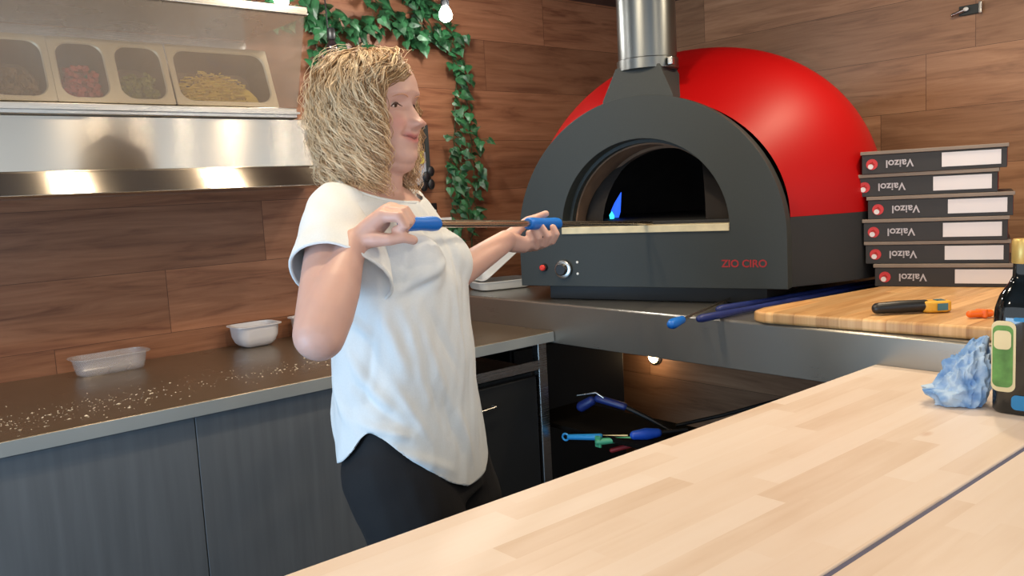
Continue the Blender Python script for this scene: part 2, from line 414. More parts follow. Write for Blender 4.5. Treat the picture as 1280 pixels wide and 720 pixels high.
def lap_smooth(me, iters, w=None, lam=0.5):
    co = get_co(me); e = np.empty(len(me.edges)*2, np.int32); me.edges.foreach_get('vertices', e); e = e.reshape(-1, 2)
    n = len(co); deg = np.bincount(e.ravel(), minlength=n)[:, None].clip(1)
    ww = (np.ones(n) if w is None else w)[:, None]*lam
    for _ in range(iters):
        s = np.zeros_like(co)
        for k in range(3):
            s[:, k] = np.bincount(e[:, 0], co[e[:, 1], k], n)+np.bincount(e[:, 1], co[e[:, 0], k], n)
        co = co+(s/deg-co)*ww
    set_co(me, co); return co
def smooth_all(me):
    me.polygons.foreach_set('use_smooth', [True]*len(me.polygons)); me.update()
def rrect(w, h, r, n=6, cx=0, cy=0):
    out = []
    for (sx, sy, a0) in ((1, 1, 0), (-1, 1, 90), (-1, -1, 180), (1, -1, 270)):
        for i in range(n+1):
            a = math.radians(a0+90*i/n)
            out.append((cx+sx*(w/2-r)+r*math.cos(a), cy+sy*(h/2-r)+r*math.sin(a)))
    return out

# ------------------------------------------------------------------ the room
YW, XW, ZC = 2.68, 3.15, 2.165
struct('floor', MB().box(-1.6, XW, -1.3, YW, -0.05, 0), M['floor'])
struct('ceiling', MB().box(-1.6, XW, -1.3, YW, ZC, ZC+0.06), M['ceil'])
struct('wall_back', MB().box(-1.6, XW, YW, YW+0.06, 0, ZC), M['wall'])
struct('wall_right', MB().box(XW, XW+0.06, -1.3, YW+0.06, 0, ZC), M['wall2'])

# ------------------------------------------------------------------ steel prep bench along the back wall
t = thing('prep_bench', 'long stainless steel prep bench along the wood wall, floured top', 'workbench', (0.4, 2.32, 0.9))
top = MB().prism([(1.965, 0.866), (1.965, 0.9), (YW, 0.9), (YW, 0.88), (1.99, 0.88), (1.99, 0.866)], -1.2, 1.838, lambda a, b, d: (d, a, b))
top.build('bench_top', M['bench'], t, bevel=0.003)
MB().box(-1.2, 1.8375, 1.9625, 1.9645, 0.867, 0.8985).build('front_edge', M['edge'], t, bevel=0.0008)  # added strip that carries the lip's lit tone
MB().box(-1.2, -1.16, 1.99, 2.66, 0, 0.879).build('leg', M['plain_steel'], t)
MB().box(1.80, 1.836, 2.0, 2.03, 0, 0.879).build('leg', M['plain_steel'], t, bevel=0.002)
MB().box(1.80, 1.836, 2.62, 2.65, 0, 0.879).build('leg', M['plain_steel'], t, bevel=0.002)
MB().prism([(2.0, 0.776), (2.0, 0.806), (2.006, 0.806), (2.006, 0.782), (2.66, 0.782), (2.66, 0.776)], 1.21, 1.798, lambda a, b, d: (d, a, b)).build('lower_shelf', M['plain_steel'], t)

def cabinet(x0, x1, label):
    c = thing('base_cabinet', label, 'cabinet', ((x0+x1)/2, 2.3, 0), 0, 'base cabinets under the prep bench')
    MB().box(x0+0.002, x1-0.002, 2.0, 2.66, 0.08, 0.862).build('body', M['oven_dark'], c)
    MB().box(x0+0.0012, x1-0.0012, 1.982, 1.9995, 0.1, 0.862).build('door', M['cabinet'], c, bevel=0.0012)
    MB().box(x0+0.01, x1-0.01, 2.04, 2.6, 0.0, 0.0795).build('plinth', M['black'], c)
cabinet(-0.02, 0.683, 'blue-grey woodgrain cabinet panel at the far left under the steel bench')
cabinet(0.683, 1.19, 'blue-grey woodgrain cabinet panel just left of the woman, under the bench')
# under-bench fridge, black
t = thing('under_bench_fridge', 'black under-bench fridge behind the woman below the steel bench', 'fridge', (1.5, 2.3, 0))
MB().box(1.2, 1.795, 2.03, 2.64, 0.03, 0.765).build('body', M['blackish'], t, bevel=0.004)
MB().box(1.205, 1.79, 2.005, 2.029, 0.06, 0.755).build('door', M['blackish'], t, bevel=0.004)
MB().tube([(1.50, 2.003, 0.69), (1.50, 1.985, 0.69), (1.60, 1.985, 0.695), (1.60, 2.003, 0.695)], 0.004, 8).build('handle', M['plain_steel'], t)
for x in (1.24, 1.75):
    for y in (2.07, 2.58): MB().lathe([(0.018, 0), (0.018, 0.03)], 12, (x, y, 0)).build('foot', M['black'], t)

# flour on the bench
fl = MB()
for i in range(620):
    k = rng.rand()
    if k < 0.55: x = 0.42+rng.randn()*0.16; y = 2.13+rng.randn()*0.055+(x-0.42)*0.10
    elif k < 0.8: x = 1.00+rng.randn()*0.13; y = 2.16+rng.randn()*0.03
    else: x = 0.2+rng.rand()*1.0; y = 2.03+rng.rand()*0.3
    if not 1.98 < y < 2.6: continue
    r = abs(rng.randn())*0.0010+0.0004
    if rng.rand() < 0.08: r *= 2.2
    w = rng.rand()*3; a = math.cos(w)*r; b = math.sin(w)*r
    q = 1+2.0*rng.rand()*(rng.rand() < 0.3)
    fl.add([(x+a*q, y+b*0.5, 0.9003), (x-b, y+a, 0.9003), (x-a*q, y-b*0.5, 0.9003), (x+b, y-a, 0.9003), (x, y, 0.9003+r*0.5)], [(0, 1, 4), (1, 2, 4), (2, 3, 4), (3, 0, 4)])
tag(fl.build('spilled_flour', M['flour'], smooth=False, fixn=False), 'white flour scattered over the steel prep bench top', 'flour', kind='stuff')

# ------------------------------------------------------------------ tubs on the bench
def tub(label, cx, cy, z, L1, W1, H, m, rz, round_=0.35, lip=0.006, name='plastic_tub', group=None):
    t = thing(name, label, 'container', (cx, cy, z), rz, group)
    R = []
    def ring(w, l, zz, r): return [(a, b, zz) for a, b in rrect(w, l, r, 6)]
    prof = [(0.84, 0.68, 0.001, 0.3), (0.88, 0.74, 0.004, .32), (0.93, 0.86, H*0.45, .35), (0.97, 0.94, H*0.9, .35), (0.98, 0.95, H-0.003, .35), (1.06, 1.05, H-0.003, .3), (1.06, 1.05, H, .3), (0.96, 0.93, H, .35), (0.955, 0.92, H*0.9, .35), (0.91, 0.84, H*0.45, .35), (0.86, 0.72, 0.007, .32), (0.80, 0.64, 0.005, .3)]
    if round_ > 0.6: prof = [(0.50, 0.45, 0.001, 0.22), (0.66, 0.6, 0.006, .25), (0.82, 0.78, H*0.22, .3), (0.93, 0.9, H*0.5, .3), (0.97, 0.95, H*0.9, .3), (0.98, 0.96, H-0.003, .3), (1.08, 1.06, H-0.003, .25), (1.08, 1.06, H, .25), (0.96, 0.94, H, .3), (0.92, 0.88, H*0.5, .3), (0.8, 0.76, H*0.24, .3), (0.6, 0.55, 0.009, .2)]
    mb = MB().loft([ring(L1*a, W1*b, zz, min(L1*a, W1*b)*r) for a, b, zz, r in prof])
    mb.build('bowl', m, t, world=False)
    return t
tub('shallow clear plastic tub with a lid rim at the left of the steel bench', 0.665, 2.575, 0.9, 0.20, 0.105, 0.052, M['clear_tub'], 0.06, name='takeaway_tub')
tub('white plastic tub on the bench left of the woman, fully in view', 1.115, 2.605, 0.9, 0.145, 0.11, 0.072, M['milk_tub'], 0.02, 0.7, group='white tubs on the steel bench')
tub('white plastic tub half hidden behind the woman\'s elbow', 1.325, 2.60, 0.9, 0.145, 0.11, 0.072, M['milk_tub'], 0.0, 0.7, group='white tubs on the steel bench')

# ------------------------------------------------------------------ steel shelf with the topping display
t = thing('wall_shelf', 'deep stainless steel shelf with a tall front face on the wood wall', 'shelf', (0.4, 2.5, 1.42))
xs1 = 1.37
sh = MB().prism([(2.30, 1.594), (2.30, 1.459), (2.297, 1.456), (2.276, 1.402), (2.279, 1.400), (2.42, 1.400), (YW, 1.400), (YW, 1.594)], -1.2, xs1, lambda a, b, d: (d, a, b))
sh.build('shelf_body', M['steel'], t, bevel=0.002)
t = thing('topping_display', 'stainless topping display with a smeared glass front on the steel shelf', 'display case', (0.4, 2.4, 1.5945))
MB().prism([(2.285, 1.5945), (2.285, 1.625), (2.66, 1.625), (2.66, 1.5945)], -1.2, 1.165, lambda a, b, d: (d, a, b)).build('base_rail', M['plain_steel'], t, bevel=0.004)
MB().prism([(2.27, 1.606), (2.27, 1.612), (2.285, 1.612), (2.285, 1.606)], -1.2, 1.165, lambda a, b, d: (d, a, b)).build('front_channel', M['plain_steel'], t)
MB().prism([(2.185, 1.866), (2.185, 1.892), (2.60, 1.892), (2.60, 1.866)], -1.2, 1.17, lambda a, b, d: (d, a, b)).build('top_frame', M['plain_steel'], t, bevel=0.004)
MB().prism([(2.60, 1.6255), (2.60, 1.8655), (2.605, 1.8655), (2.605, 1.6255)], -1.2, 1.165, lambda a, b, d: (d, a, b)).build('back_panel', M['plain_steel'], t)
MB().prism([(2.274, 1.6255), (2.19, 1.8655), (2.194, 1.8655), (2.278, 1.6255)], -1.2, 1.158, lambda a, b, d: (d, a, b)).build('glass_front', M['screen_glass'], t)
MB().prism([(2.28, 1.6255), (2.196, 1.8655), (2.599, 1.8655), (2.599, 1.6255)], 1.160, 1.164, lambda a, b, d: (d, a, b)).build('glass_end', M['screen_glass'], t)
# food pans: openings in a tray that slopes back
tb = Vector((0, 2.305, 1.630)); tt = Vector((0, 2.368, 1.795)); tv = (tt-tb).normalized(); tnrm = Vector((0, -tv.z, tv.y))
def pan(x0, x1, label, food, fm, fill, fcx=0.5, fw=1.0):
    h = 0.176; cx = (x0+x1)/2; w = x1-x0
    t = thing('food_pan', label, 'food pan', (cx, 2.33, 1.71), 0, 'food pans in the topping display')
    F = lambda a, b, d: Vector((cx+a, 0, 0))+tb+tv*(b+h/2)-tnrm*d
    outer = rrect(w+0.022, h+0.004, 0.004, 6); inn = rrect(w-0.004, h-0.022, 0.035, 6); inn2 = rrect(w-0.010, h-0.028, 0.033, 6); low = rrect(w-0.03, h-0.05, 0.03, 6)
    rings = [[F(a, b, 0.004) for a, b in outer], [F(a, b, 0) for a, b in outer], [F(a, b, 0) for a, b in inn], [F(a, b, 0.004) for a, b in inn2], [F(a, b, 0.10) for a, b in low], [F(a*0.9, b*0.9, 0.105) for a, b in low]]
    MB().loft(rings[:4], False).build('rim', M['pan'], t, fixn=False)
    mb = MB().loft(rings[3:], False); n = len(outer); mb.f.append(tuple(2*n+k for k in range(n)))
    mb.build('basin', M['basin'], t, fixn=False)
    fo = MB()
    for i in range(int(260*w/0.15)):
        a = (rng.rand()-0.5)*(w-0.035)*fw+(fcx-0.5)*w
        top_ = fill*(1-abs(2*(a-(fcx-0.5)*w)/(w*fw))**2.2*0.6); b = -h/2+0.028+rng.rand()*max(0.004, top_)*h
        d = 0.004+0.05*rng.rand()+0.02
        p = F(a, b, d); q = Vector((rng.randn(), rng.randn(), rng.randn())).normalized()
        sz = food
        Rm = q.to_track_quat('Z', 'Y').to_matrix()
        fo.box(-sz[0], sz[0], -sz[1], sz[1], -sz[2], sz[2], Rm, p)
    # bed under the loose pieces
    bed = [(-w/2+0.02, -h/2+0.02), (w/2-0.02, -h/2+0.02)]+[((w/2-0.02)*math.cos(PI*k/10), -h/2+0.03+max(0.0, fill*h*0.8*math.sin(PI*k/10))) for k in range(0, 11)]
    fo.prism(bed, 0.05, 0.095, lambda a, b, d: F(a, b, d))
    tag(fo.build(fm[1], M[fm[0]], smooth=False), fm[2], fm[3], kind='stuff')
M['basin'] = mat('shaded_pan_steel', (112, 94, 74), 0.55, 0.3, var=0.08)  # shade inside the pans put into a darker copy of the steel
M['pan'] = mat('cream_lit_pan_steel', (226, 212, 182), 0.35, 0.45, var=0.05)  # rims: lit tone of the same steel put into the colour
pan(0.395, 0.530, 'food pan with dim brown topping at the left of the picture', (0.007, 0.006, 0.002), ('mush', 'sliced_mushrooms', 'brown sliced topping in the pan at the left edge', 'food'), 0.4)
pan(0.553, 0.672, 'food pan holding red diced topping, second from left', (0.005, 0.005, 0.005), ('tomato', 'diced_tomato', 'red diced topping in the second pan', 'food'), 0.5)
pan(0.692, 0.815, 'narrow food pan holding dark green topping beside the cheese pan', (0.006, 0.004, 0.003), ('pepper', 'green_topping', 'dark green topping in the third pan', 'food'), 0.42)
pan(0.842, 1.108, 'widest food pan at the right of the display holding grated cheese', (0.011, 0.0014, 0.0014), ('cheese', 'grated_cheese', 'yellow grated cheese heaped in the widest pan', 'cheese'), 0.52, 0.42, 0.8)

# ------------------------------------------------------------------ oven counter
t = thing('oven_counter', 'stainless steel counter with a deep front apron carrying the red oven', 'counter', (2.5, 1.5, 0))
MB().prism([(1.84, 0.86), (1.84, 0.985), (1.845, 0.99), (XW-0.002, 0.99), (XW-0.002, 0.965), (1.87, 0.965), (1.87, 0.86)], -0.6, YW-0.002, lambda a, b, d: (a, d, b)).build('counter_top', M['apron'], t, bevel=0.002)
for y in (-0.55, 2.6):
    MB().box(1.88, 1.92, y, y+0.04, 0, 0.9645).build('leg', M['plain_steel'], t, bevel=0.002)
    MB().box(3.08, 3.12, y, y+0.04, 0, 0.9645).build('leg', M['plain_steel'], t, bevel=0.002)
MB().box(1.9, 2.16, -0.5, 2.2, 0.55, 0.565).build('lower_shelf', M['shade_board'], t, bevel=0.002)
t = thing('under_counter_unit', 'tall dark equipment unit in the shadow below the oven counter', 'cabinet', (2.2, 2.45, 0))
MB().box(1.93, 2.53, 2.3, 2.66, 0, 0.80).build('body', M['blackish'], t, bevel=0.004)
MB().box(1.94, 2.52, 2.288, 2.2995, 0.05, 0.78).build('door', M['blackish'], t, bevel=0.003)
t = thing('counter_back_panel', 'brown wood panel below the oven counter behind the small lamp', 'panel', (2.75, 2.2, 0.566))
MB().box(2.72, 2.735, 0.0, 2.66, 0.06, 0.96).build('board', M['wall2'], t)
MB().box(2.736, 2.76, 0.0, 0.03, 0.0, 0.96).build('batten', M['wall2'], t)
t = thing('puck_lamp', 'small round glowing lamp below the oven counter apron', 'lamp', (2.70, 2.289, 0.632))
Rx = Matrix.Rotation(-PI/2, 3, 'Y')
MB().lathe([(0.036, 0), (0.036, 0.008), (0.030, 0.012)], 24, (2.7195, 2.289, 0.632), Rx).build('housing', M['plain_steel'], t)
MB().lathe([(0.027, 0.0121), (0.022, 0.018), (0.010, 0.021)], 24, (2.7195, 2.289, 0.632), Rx).build('lens', emit_mat('warm_lamp_lens', (255, 214, 150), 22), t)

# ------------------------------------------------------------------ the oven (local: +x right, +y back, +z up)
OV = (1.972, 1.697, 1.04); OA = math.atan2(-0.952, 0.305)
ov = thing('pizza_oven', 'large red domed pizza oven with a charcoal arched front and flue', 'oven', OV, OA)
def oarch(r, zc, n=40, a0=0, a1=180): return [(r*math.cos(math.radians(a0+(a1-a0)*k/n)), zc+r*math.sin(math.radians(a0+(a1-a0)*k/n))) for k in range(n+1)]
# facade with arched mouth, as a ring between outer outline and opening
no_ = 48
outer = [(0.434, 0.0)]+oarch(0.434, 0.145, no_)+[(-0.434, 0.0)]
inner = [(0.272, 0.178)]+oarch(0.272, 0.178, no_)+[(-0.272, 0.178)]
fac = MB()
n = len(outer)
for (d) in (0.0, 0.05):
    fac.v += [(a, d, b) for a, b in outer]+[(a, d, b) for a, b in inner]
for base, s in ((0, 1), (2*n, -1)):
    for k in range(n-1): fac.f.append((base+k, base+k+1, base+n+k+1, base+n+k))
    fac.f.append((base, base+n, base+2*n-1, base+n-1))
for k in range(n-1):
    fac.f.append((k, k+1, 2*n+k+1, 2*n+k)); fac.f.append((n+k, n+k+1, 3*n+k+1, 3*n+k))
fac.f.append((0, n-1, 3*n-1, 2*n)); fac.f.append((n, 2*n-1, 4*n-1, 3*n))
fac.build('facade', M['oven_black'], ov, bevel=0.002, world=False)
# recessed arch collar behind mouth
def archring(r0, r1, zc, y0, y1, name, m, parent):
    mb = MB(); A = oarch(r0, zc, 40); B = oarch(r1, zc, 40); k = len(A)
    for y in (y0, y1): mb.v += [(a, y, b) for a, b in A]+[(a, y, b) for a, b in B]
    for i in range(k-1):
        mb.f += [(i, i+1, k+i+1, k+i), (2*k+i, 2*k+i+1, 3*k+i+1, 3*k+i), (i, i+1, 2*k+i+1, 2*k+i), (k+i, k+i+1, 3*k+i+1, 3*k+i)]
    mb.f += [(0, k, 3*k, 2*k), (k-1, 2*k-1, 4*k-1, 3*k-1)]
    return mb.build(name, m, parent, world=False)
archring(0.300, 0.262, 0.178, 0.0505, 0.075, 'mouth_collar', M['oven_black'], ov)
# throat lining
archring(0.290, 0.257, 0.178, 0.0755, 0.205, 'throat', M['brick_in'], ov)
archring(0.285, 0.248, 0.178, 0.2055, 0.24, 'inner_arch', M['brick_in'], ov)
# baking chamber: inside of a dome (open toward the mouth)
ch = MB(); na = 40; nr = 12
for j in range(nr+1):
    ph = PI/2*j/nr
    for k in range(na+1):
        w = math.radians(-68+ (360-44)*k/na)
        ch.v.append((0.46*math.cos(ph)*math.cos(w), 0.50+0.44*math.cos(ph)*math.sin(w) if True else 0, 0.178+0.30*math.sin(ph)))
for j in range(nr):
    for k in range(na):
        i = j*(na+1)+k; ch.f.append((i, i+1, i+na+2, i+na+1))
ch.build('chamber', M['soot'], ov, world=False, fixn=False)
MB().box(-0.2715, 0.2715, -0.006, 0.84, 0.168, 0.1895).build('hearth_stone', M['firebrick'], ov, bevel=0.002, world=False)
# gas flame on the left of the chamber
def flame(name, pts, rad, m): return MB().tube(pts, rad, 10).build(name, m, ov, world=False)
M['flame'] = emit_mat('blue_gas_flame', (40, 90, 230), 1.6)
M['flame2'] = emit_mat('cyan_flame_core', (60, 220, 240), 2.2)
MB().lathe([(0.012, 0), (0.014, 0.01), (0.006, 0.014)], 12, (-0.235, 0.33, 0.19)).build('burner', M['oven_dark'], ov, world=False)
flame('flame', [(-0.235, 0.33, 0.204), (-0.233, 0.33, 0.225), (-0.225, 0.33, 0.25), (-0.212, 0.335, 0.29)], [0.012, 0.017, 0.012, 0.001], M['flame'])
flame('flame', [(-0.243, 0.32, 0.200), (-0.243, 0.32, 0.212), (-0.240, 0.32, 0.228)], [0.008, 0.010, 0.002], M['flame2'])
# red dome and dark base: cross-sections from the arch of the front to the round back
dc, R0, ZB, HD = 0.42, 0.58, 0.200, 0.552
def shift(y): return 0.045*math.sin(min(1.0, (y-0.0505)/(dc-0.0505))*PI/2)
def halfw(y):
    if y <= dc:
        q = (y-0.0505)/(dc-0.0505); return 0.431+(R0-0.431)*math.sin(q*PI/2)
    return R0*math.sqrt(max(0.0, 1-((y-dc)/R0)**2))
def height(y):
    if y <= dc:
        q = (y-0.0505)/(dc-0.0505); return 0.372+(HD-0.372)*math.sin(q*PI/2)
    return HD*math.sqrt(max(0.0, 1-((y-dc)/R0)**2))
ys = [0.0505+(dc-0.0505)*k/22 for k in range(23)]+[dc+R0*math.sin(PI/2*k/30)*0.99995 for k in range(1, 31)]
dome = MB(); na_ = 64
for y in ys:
    w_, h_ = halfw(y), height(y); e_ = 2.0+0.16*min(1, (y-0.0505)/0.3)
    for k in range(na_+1):
        a_ = PI*k/na_; c_, s_ = math.cos(a_), math.sin(a_)
        g_ = (abs(c_)**e_+abs(s_)**e_)**(-1/e_)
        dome.v.append((w_*c_*g_+shift(y), y, ZB+h_*s_*g_))
for j in range(len(ys)-1):
    for k in range(na_):
        i = j*(na_+1)+k; dome.f.append((i, i+1, i+na_+2, i+na_+1))
dome.build('dome', M['oven_red'], ov, world=False, fixn=False)
base = MB(); pl = [(halfw(y)+shift(y), y) for y in ys]+[(-halfw(y)+shift(y), y) for y in reversed(ys)]
base.prism(pl, 0.0, ZB, lambda a, b, d: (a, b, d))
base.build('base_skirt', M['oven_dark'], ov, world=False, bevel=0.002)
MB().box(-0.36, 0.36, 0.06, 0.80, -0.0495, -0.0005).build('stand', M['oven_dark'], ov, world=False, bevel=0.002)
# flue
hood = MB()
def rr(w, y0, y1, z): return [(-w, y0, z), (w, y0, z), (w, y1, z), (-w, y1, z)]
hood.loft([rr(0.113, 0.002, 0.17, 0.53), rr(0.113, 0.002, 0.17, 0.570), rr(0.070, 0.012, 0.150, 0.665)])
hood.build('flue_hood', M['oven_black'], ov, world=False, bevel=0.002)
MB().lathe([(0.0905, 0.0), (0.0935, 0.002), (0.0935, 0.032), (0.0905, 0.034)], 40, (0.004, 0.085, 0.655)).build('flue_collar', M['flue'], ov, world=False)
MB().lathe([(0.089, 0.690), (0.089, 1.1245)], 40, (0.004, 0.085, 0.0)).build('flue_pipe', M['flue'], ov, world=False)
MB().box(0.088, 0.104, 0.03, 0.05, 0.660, 0.684).build('clamp', M['plain_steel'], ov, bevel=0.003, world=False)
# controls
RX = Matrix.Rotation(PI/2, 3, 'X')
MB().lathe([(0.027, 0), (0.029, 0.003), (0.029, 0.012), (0.024, 0.014)], 32, (-0.270, -0.0005, 0.056), RX).build('dial_ring', M['plain_steel'], ov, world=False)
MB().lathe([(0.019, 0.0141), (0.019, 0.026), (0.016, 0.029)], 28, (-0.270, -0.0005, 0.056), RX).build('dial_knob', M['black'], ov, world=False)
MB().lathe([(0.013, 0), (0.013, 0.006), (0.011, 0.009)], 20, (-0.344, -0.0005, 0.061), RX).build('button_bezel', M['black'], ov, world=False)
MB().lathe([(0.0095, 0.0091), (0.0095, 0.016), (0.006, 0.019)], 20, (-0.344, -0.0005, 0.061), RX).build('ignition_button', M['red'], ov, world=False)
for z in (0.078, 0.041): MB().lathe([(0.0042, 0), (0.004, 0.002), (0.002, 0.003)], 12, (-0.2225, -0.0005, z), RX).build('screw', M['white'], ov, world=False)
text_mesh('lettering', 'ZIO CIRO', 0.030, M['red_ink'], ov, (0.312, -0.0008, 0.072), RX)

# ------------------------------------------------------------------ wooden board and pizza boxes
t = thing('wooden_board', 'thick wooden board lying on the oven counter under the black boxes', 'board', (2.3, 0.95, 0.99))
bp_ = [(1.830, 1.19), (1.845, 1.225), (1.90, 1.235), (2.72, 1.14), (2.70, 0.30), (1.895, 0.30)]
MB().prism(bp_, 0.9905, 1.020, lambda a, b, d: (a, b, d)).build('plank', M['wood_board'], t, bevel=0.008)
MB().box(1.94, 2.66, 0.33, 0.36, 1.0201, 1.024).build('end_strip', M['wood_board'], t)

BA = math.atan2(-0.327, 0.118)   # direction of the front faces
def pizza_box(idx, lx, ly, z, h, label, yaw=0):
    W = 0.366
    t = thing('pizza_box', label, 'pizza box', (lx, ly-0.004, z), BA+yaw, 'black pizza boxes stacked on the wooden board')
    MB().box(0, W, 0.002, 0.345, 0.0, h-0.011).build('tray', M['box_black'], t, world=False, bevel=0.0012)
    MB().box(-0.004, W+0.004, -0.002, 0.348, h-0.0105, h-0.0006).build('lid', M['card'], t, world=False, bevel=0.0012)
    MB().box(W+0.0003, W+0.0012, 0.02, 0.33, 0.004, h-0.014).build('side_print', M['box_red'], t, world=False)
    MB().box(0.208, 0.352, 0.0008, 0.0018, 0.010, h-0.016).build('white_panel', M['box_white'], t, world=False, bevel=0.0002)
    MB().lathe([(0.0155, 0), (0.0155, 0.0012)], 28, (0.027, 0.0018, h*0.42), RX).build('logo', M['logo_red'], t, world=False)
    MB().lathe([(0.0075, 0), (0.0072, 0.0016)], 20, (0.0235, 0.0010, h*0.42-0.0065), RX).build('logo_face', M['box_white'], t, world=False)
    MB().tube([(0.020, 0.0002, h*0.42+0.002), (0.028, 0.0002, h*0.42+0.006), (0.034, 0.0002, h*0.42-0.002)], [0.001, 0.0022, 0.001], 6).build('logo_stroke', M['box_red'], t, world=False)
    text_mesh('lettering', 'Vaizol', 0.030, M['box_grey'], t, (0.100, 0.0008, h*0.42), Matrix.Rotation(PI, 3, 'Y') @ Matrix.Rotation(PI, 3, 'Y') @ Matrix.Rotation(PI, 3, Vector((0, 1, 0))) @ Matrix.Rotation(PI/2, 3, 'X'), 0.0006)
BX = [(2.405, 1.187, 0.0), (2.405, 1.215, 0.0), (2.40, 1.218, 0), (2.405, 1.207, 0), (2.40, 1.245, 0), (2.40, 1.222, 0)]
hz = 0.0655
names = ['bottom of the stack', 'second from the bottom', 'third from the bottom', 'fourth from the bottom, sticking out to the right', 'second from the top, shifted furthest left', 'topmost of the stack']
for i in range(6):
    pizza_box(i, BX[i][0], BX[i][1], 1.0205+hz*i, hz, 'black pizza box with white panel, '+names[i], (0, .01, 0, .01, -.01, 0)[i])

# thermometer and orange clip
p1 = Vector((1.9140, 0.9350, 1.0350)); p2 = Vector((1.9940, 0.8690, 1.0350)); p3 = Vector((2.0480, 0.8230, 1.0350))
t = thing('infrared_thermometer', 'black and yellow handheld thermometer lying on the wooden board', 'thermometer', (p2.x, p2.y, 1.0205))
ax = (p3-p1).normalized(); nx = Vector((-ax.y, ax.x, 0))
MB().capsule([Vector((p1.x, p1.y, 1.036)), Vector((p1.x, p1.y, 1.037))+ax*0.05, Vector((p2.x, p2.y, 1.0365))+ax*0.006], [0.0135, 0.015, 0.0145]).build('handle', M['black'], t)
MB().prism([(0.0, -.010), (0.012, -0.020), (0.05, -0.022), (0.066, -0.014), (0.068, 0.010), (0.052, 0.024), (0.014, 0.021), (0.0, 0.010)], 1.0212, 1.048, lambda a, b, d: tuple(Vector((p2.x, p2.y, 0))+ax*(a-0.002)+nx*b+Vector((0, 0, d)))).build('casing', M['yellow'], t, bevel=0.006)
MB().prism([(0.032, -0.012), (0.052, -0.012), (0.052, 0.008), (0.032, 0.008)], 1.0475, 1.0495, lambda a, b, d: tuple(Vector((p2.x, p2.y, 0))+ax*(a-0.002)+nx*b+Vector((0, 0, d)))).build('screen', M['lcd'], t)
MB().prism([(0.028, 0), (0.052, 0), (0.052, 0.016), (0.028, 0.016)], 0.0, 0.0012, lambda a, b, d: tuple(Vector((p2.x, p2.y, 1.027))+ax*(a-0.002)-nx*(0.0225+d)+Vector((0, 0, b)))).build('display_window', M['lcd'], t)
p = Vector((1.9790, 0.7360, 1.0300))
t = thing('orange_clip', 'small orange plastic clip lying at the front of the wooden board', 'clip', (p.x, p.y, 1.0205))
MB().capsule([p+ax*-0.022+Vector((0, 0, 0.000)), p+ax*0.022], [0.008, 0.0085], 14).build('jaw', M['orange'], t)
MB().box(-0.006, 0.006, -0.012, 0.012, -0.009, 0.010, None, p+ax*0.004).build('grip', M['orange'], t, bevel=0.003)

# peel with light-blue grip, and navy poles resting on the counter by the oven
def rod_tool(name, label, a, b, grip, rr_, gm, rm, gr=0.012, head=None, group=None):
    t = thing(name, label, 'pizza peel' if 'peel' in name else 'brush', a, 0, group)
    a = Vector(a); b = Vector(b); d = (b-a).normalized()
    MB().capsule([a, a+d*0.01, a+d*grip*0.5, a+d*grip], [gr*0.85, gr*1.05, gr*0.95, gr*0.8], 16).build('grip', gm, t)
    MB().tube([a+d*(grip+0.002), b], rr_, 12).build('shaft', rm, t)
    if head: head(t, b, d)
    return t
def blade(t, b, d):
    s = Vector((-d.y, d.x, 0)); z = Vector((0, 0, 1))
    MB().prism([(0, -0.03), (0.03, -0.09), (0.2, -0.1), (0.2, 0.1), (0.03, 0.09), (0, 0.03)], -0.0012, 0.0012, lambda u, v, w: tuple(b+d*u+s*v+z*w)).build('blade', M['plain_steel'], t)
rod_tool('turning_peel', 'peel with bright blue grip poking out over the counter edge below the oven', (1.64, 1.325, 1.004), (2.10, 1.475, 1.003), 0.075, 0.004, M['blue'], M['rod'], 0.013)
rod_tool('pizza_peel', 'navy pole lying along the oven base nearest the wooden board', (1.76, 1.330, 1.001), (2.70, 1.270, 1.001), 0.16, 0.008, M['navy'], M['navy'], 0.0105, group=None)
rod_tool('pizza_peel', 'navy pole lying closest to the foot of the oven', (1.92, 1.385, 1.001), (2.80, 1.296, 1.001), 0.16, 0.008, M['navy'], M['navy'], 0.0105)

# ------------------------------------------------------------------ utensils below the counter
def brush(label, pts, mats, rads, loc):
    t = thing('utensil', label, 'utensil', loc)
    for nm, P, m, r in zip(('handle', 'shaft', 'ferrule'), pts, mats, rads):
        MB().capsule(P, r, 14).build(nm, m, t)
    return t
U = lambda *a: Vector(a)
a0, a1, a2, a3 = U(*(1.8600, 1.9540, 0.5460)), U(*(1.9000, 1.8370, 0.5590)), U(*(1.9500, 1.7630, 0.5640)), U(*(2.0000, 1.6420, 0.5860))
t = thing('cleaning_brush', 'light blue brush handle with a hanging hole under the oven counter', 'brush', tuple(a0))
MB().capsule([a0+(a1-a0)*0.12, a1], [0.009, 0.011]).build('handle', M['ltblue'], t)
tor = MB().tube([a0+Vector((math.cos(w)*0.004, math.cos(w)*-0.010, math.sin(w)*0.011)) for w in [2*PI*k/14 for k in range(15)]], 0.0035, 8); tor.build('hanging_loop', M['ltblue'], t)
MB().tube([a1, a2], [0.006, 0.005]).build('shaft', M['cream'], t)
b0, b1 = U(*(1.8800, 1.8260, 0.5500)), U(*(1.9500, 1.7290, 0.5630))
t = thing('scraper', 'green plastic scraper lying beside the light blue brush', 'scraper', tuple(b0))
MB().capsule([b0, b1], [0.011, 0.007]).build('handle', M['green_pl'], t)
MB().box(-0.004, 0.004, -0.012, 0.012, -0.018, 0.018, None, b0).build('blade', M['green_pl'], t, bevel=0.002)
c0, c1 = U(*(1.9300, 1.7180, 0.5800)), U(*(1.9900, 1.6750, 0.5820))
t = thing('cleaning_brush', 'dark blue thick brush head right of the green scraper', 'brush', tuple(c0))
MB().capsule([c0, (c0+c1)/2, c1], [0.014, 0.019, 0.014]).build('head', M['blue2'], t)
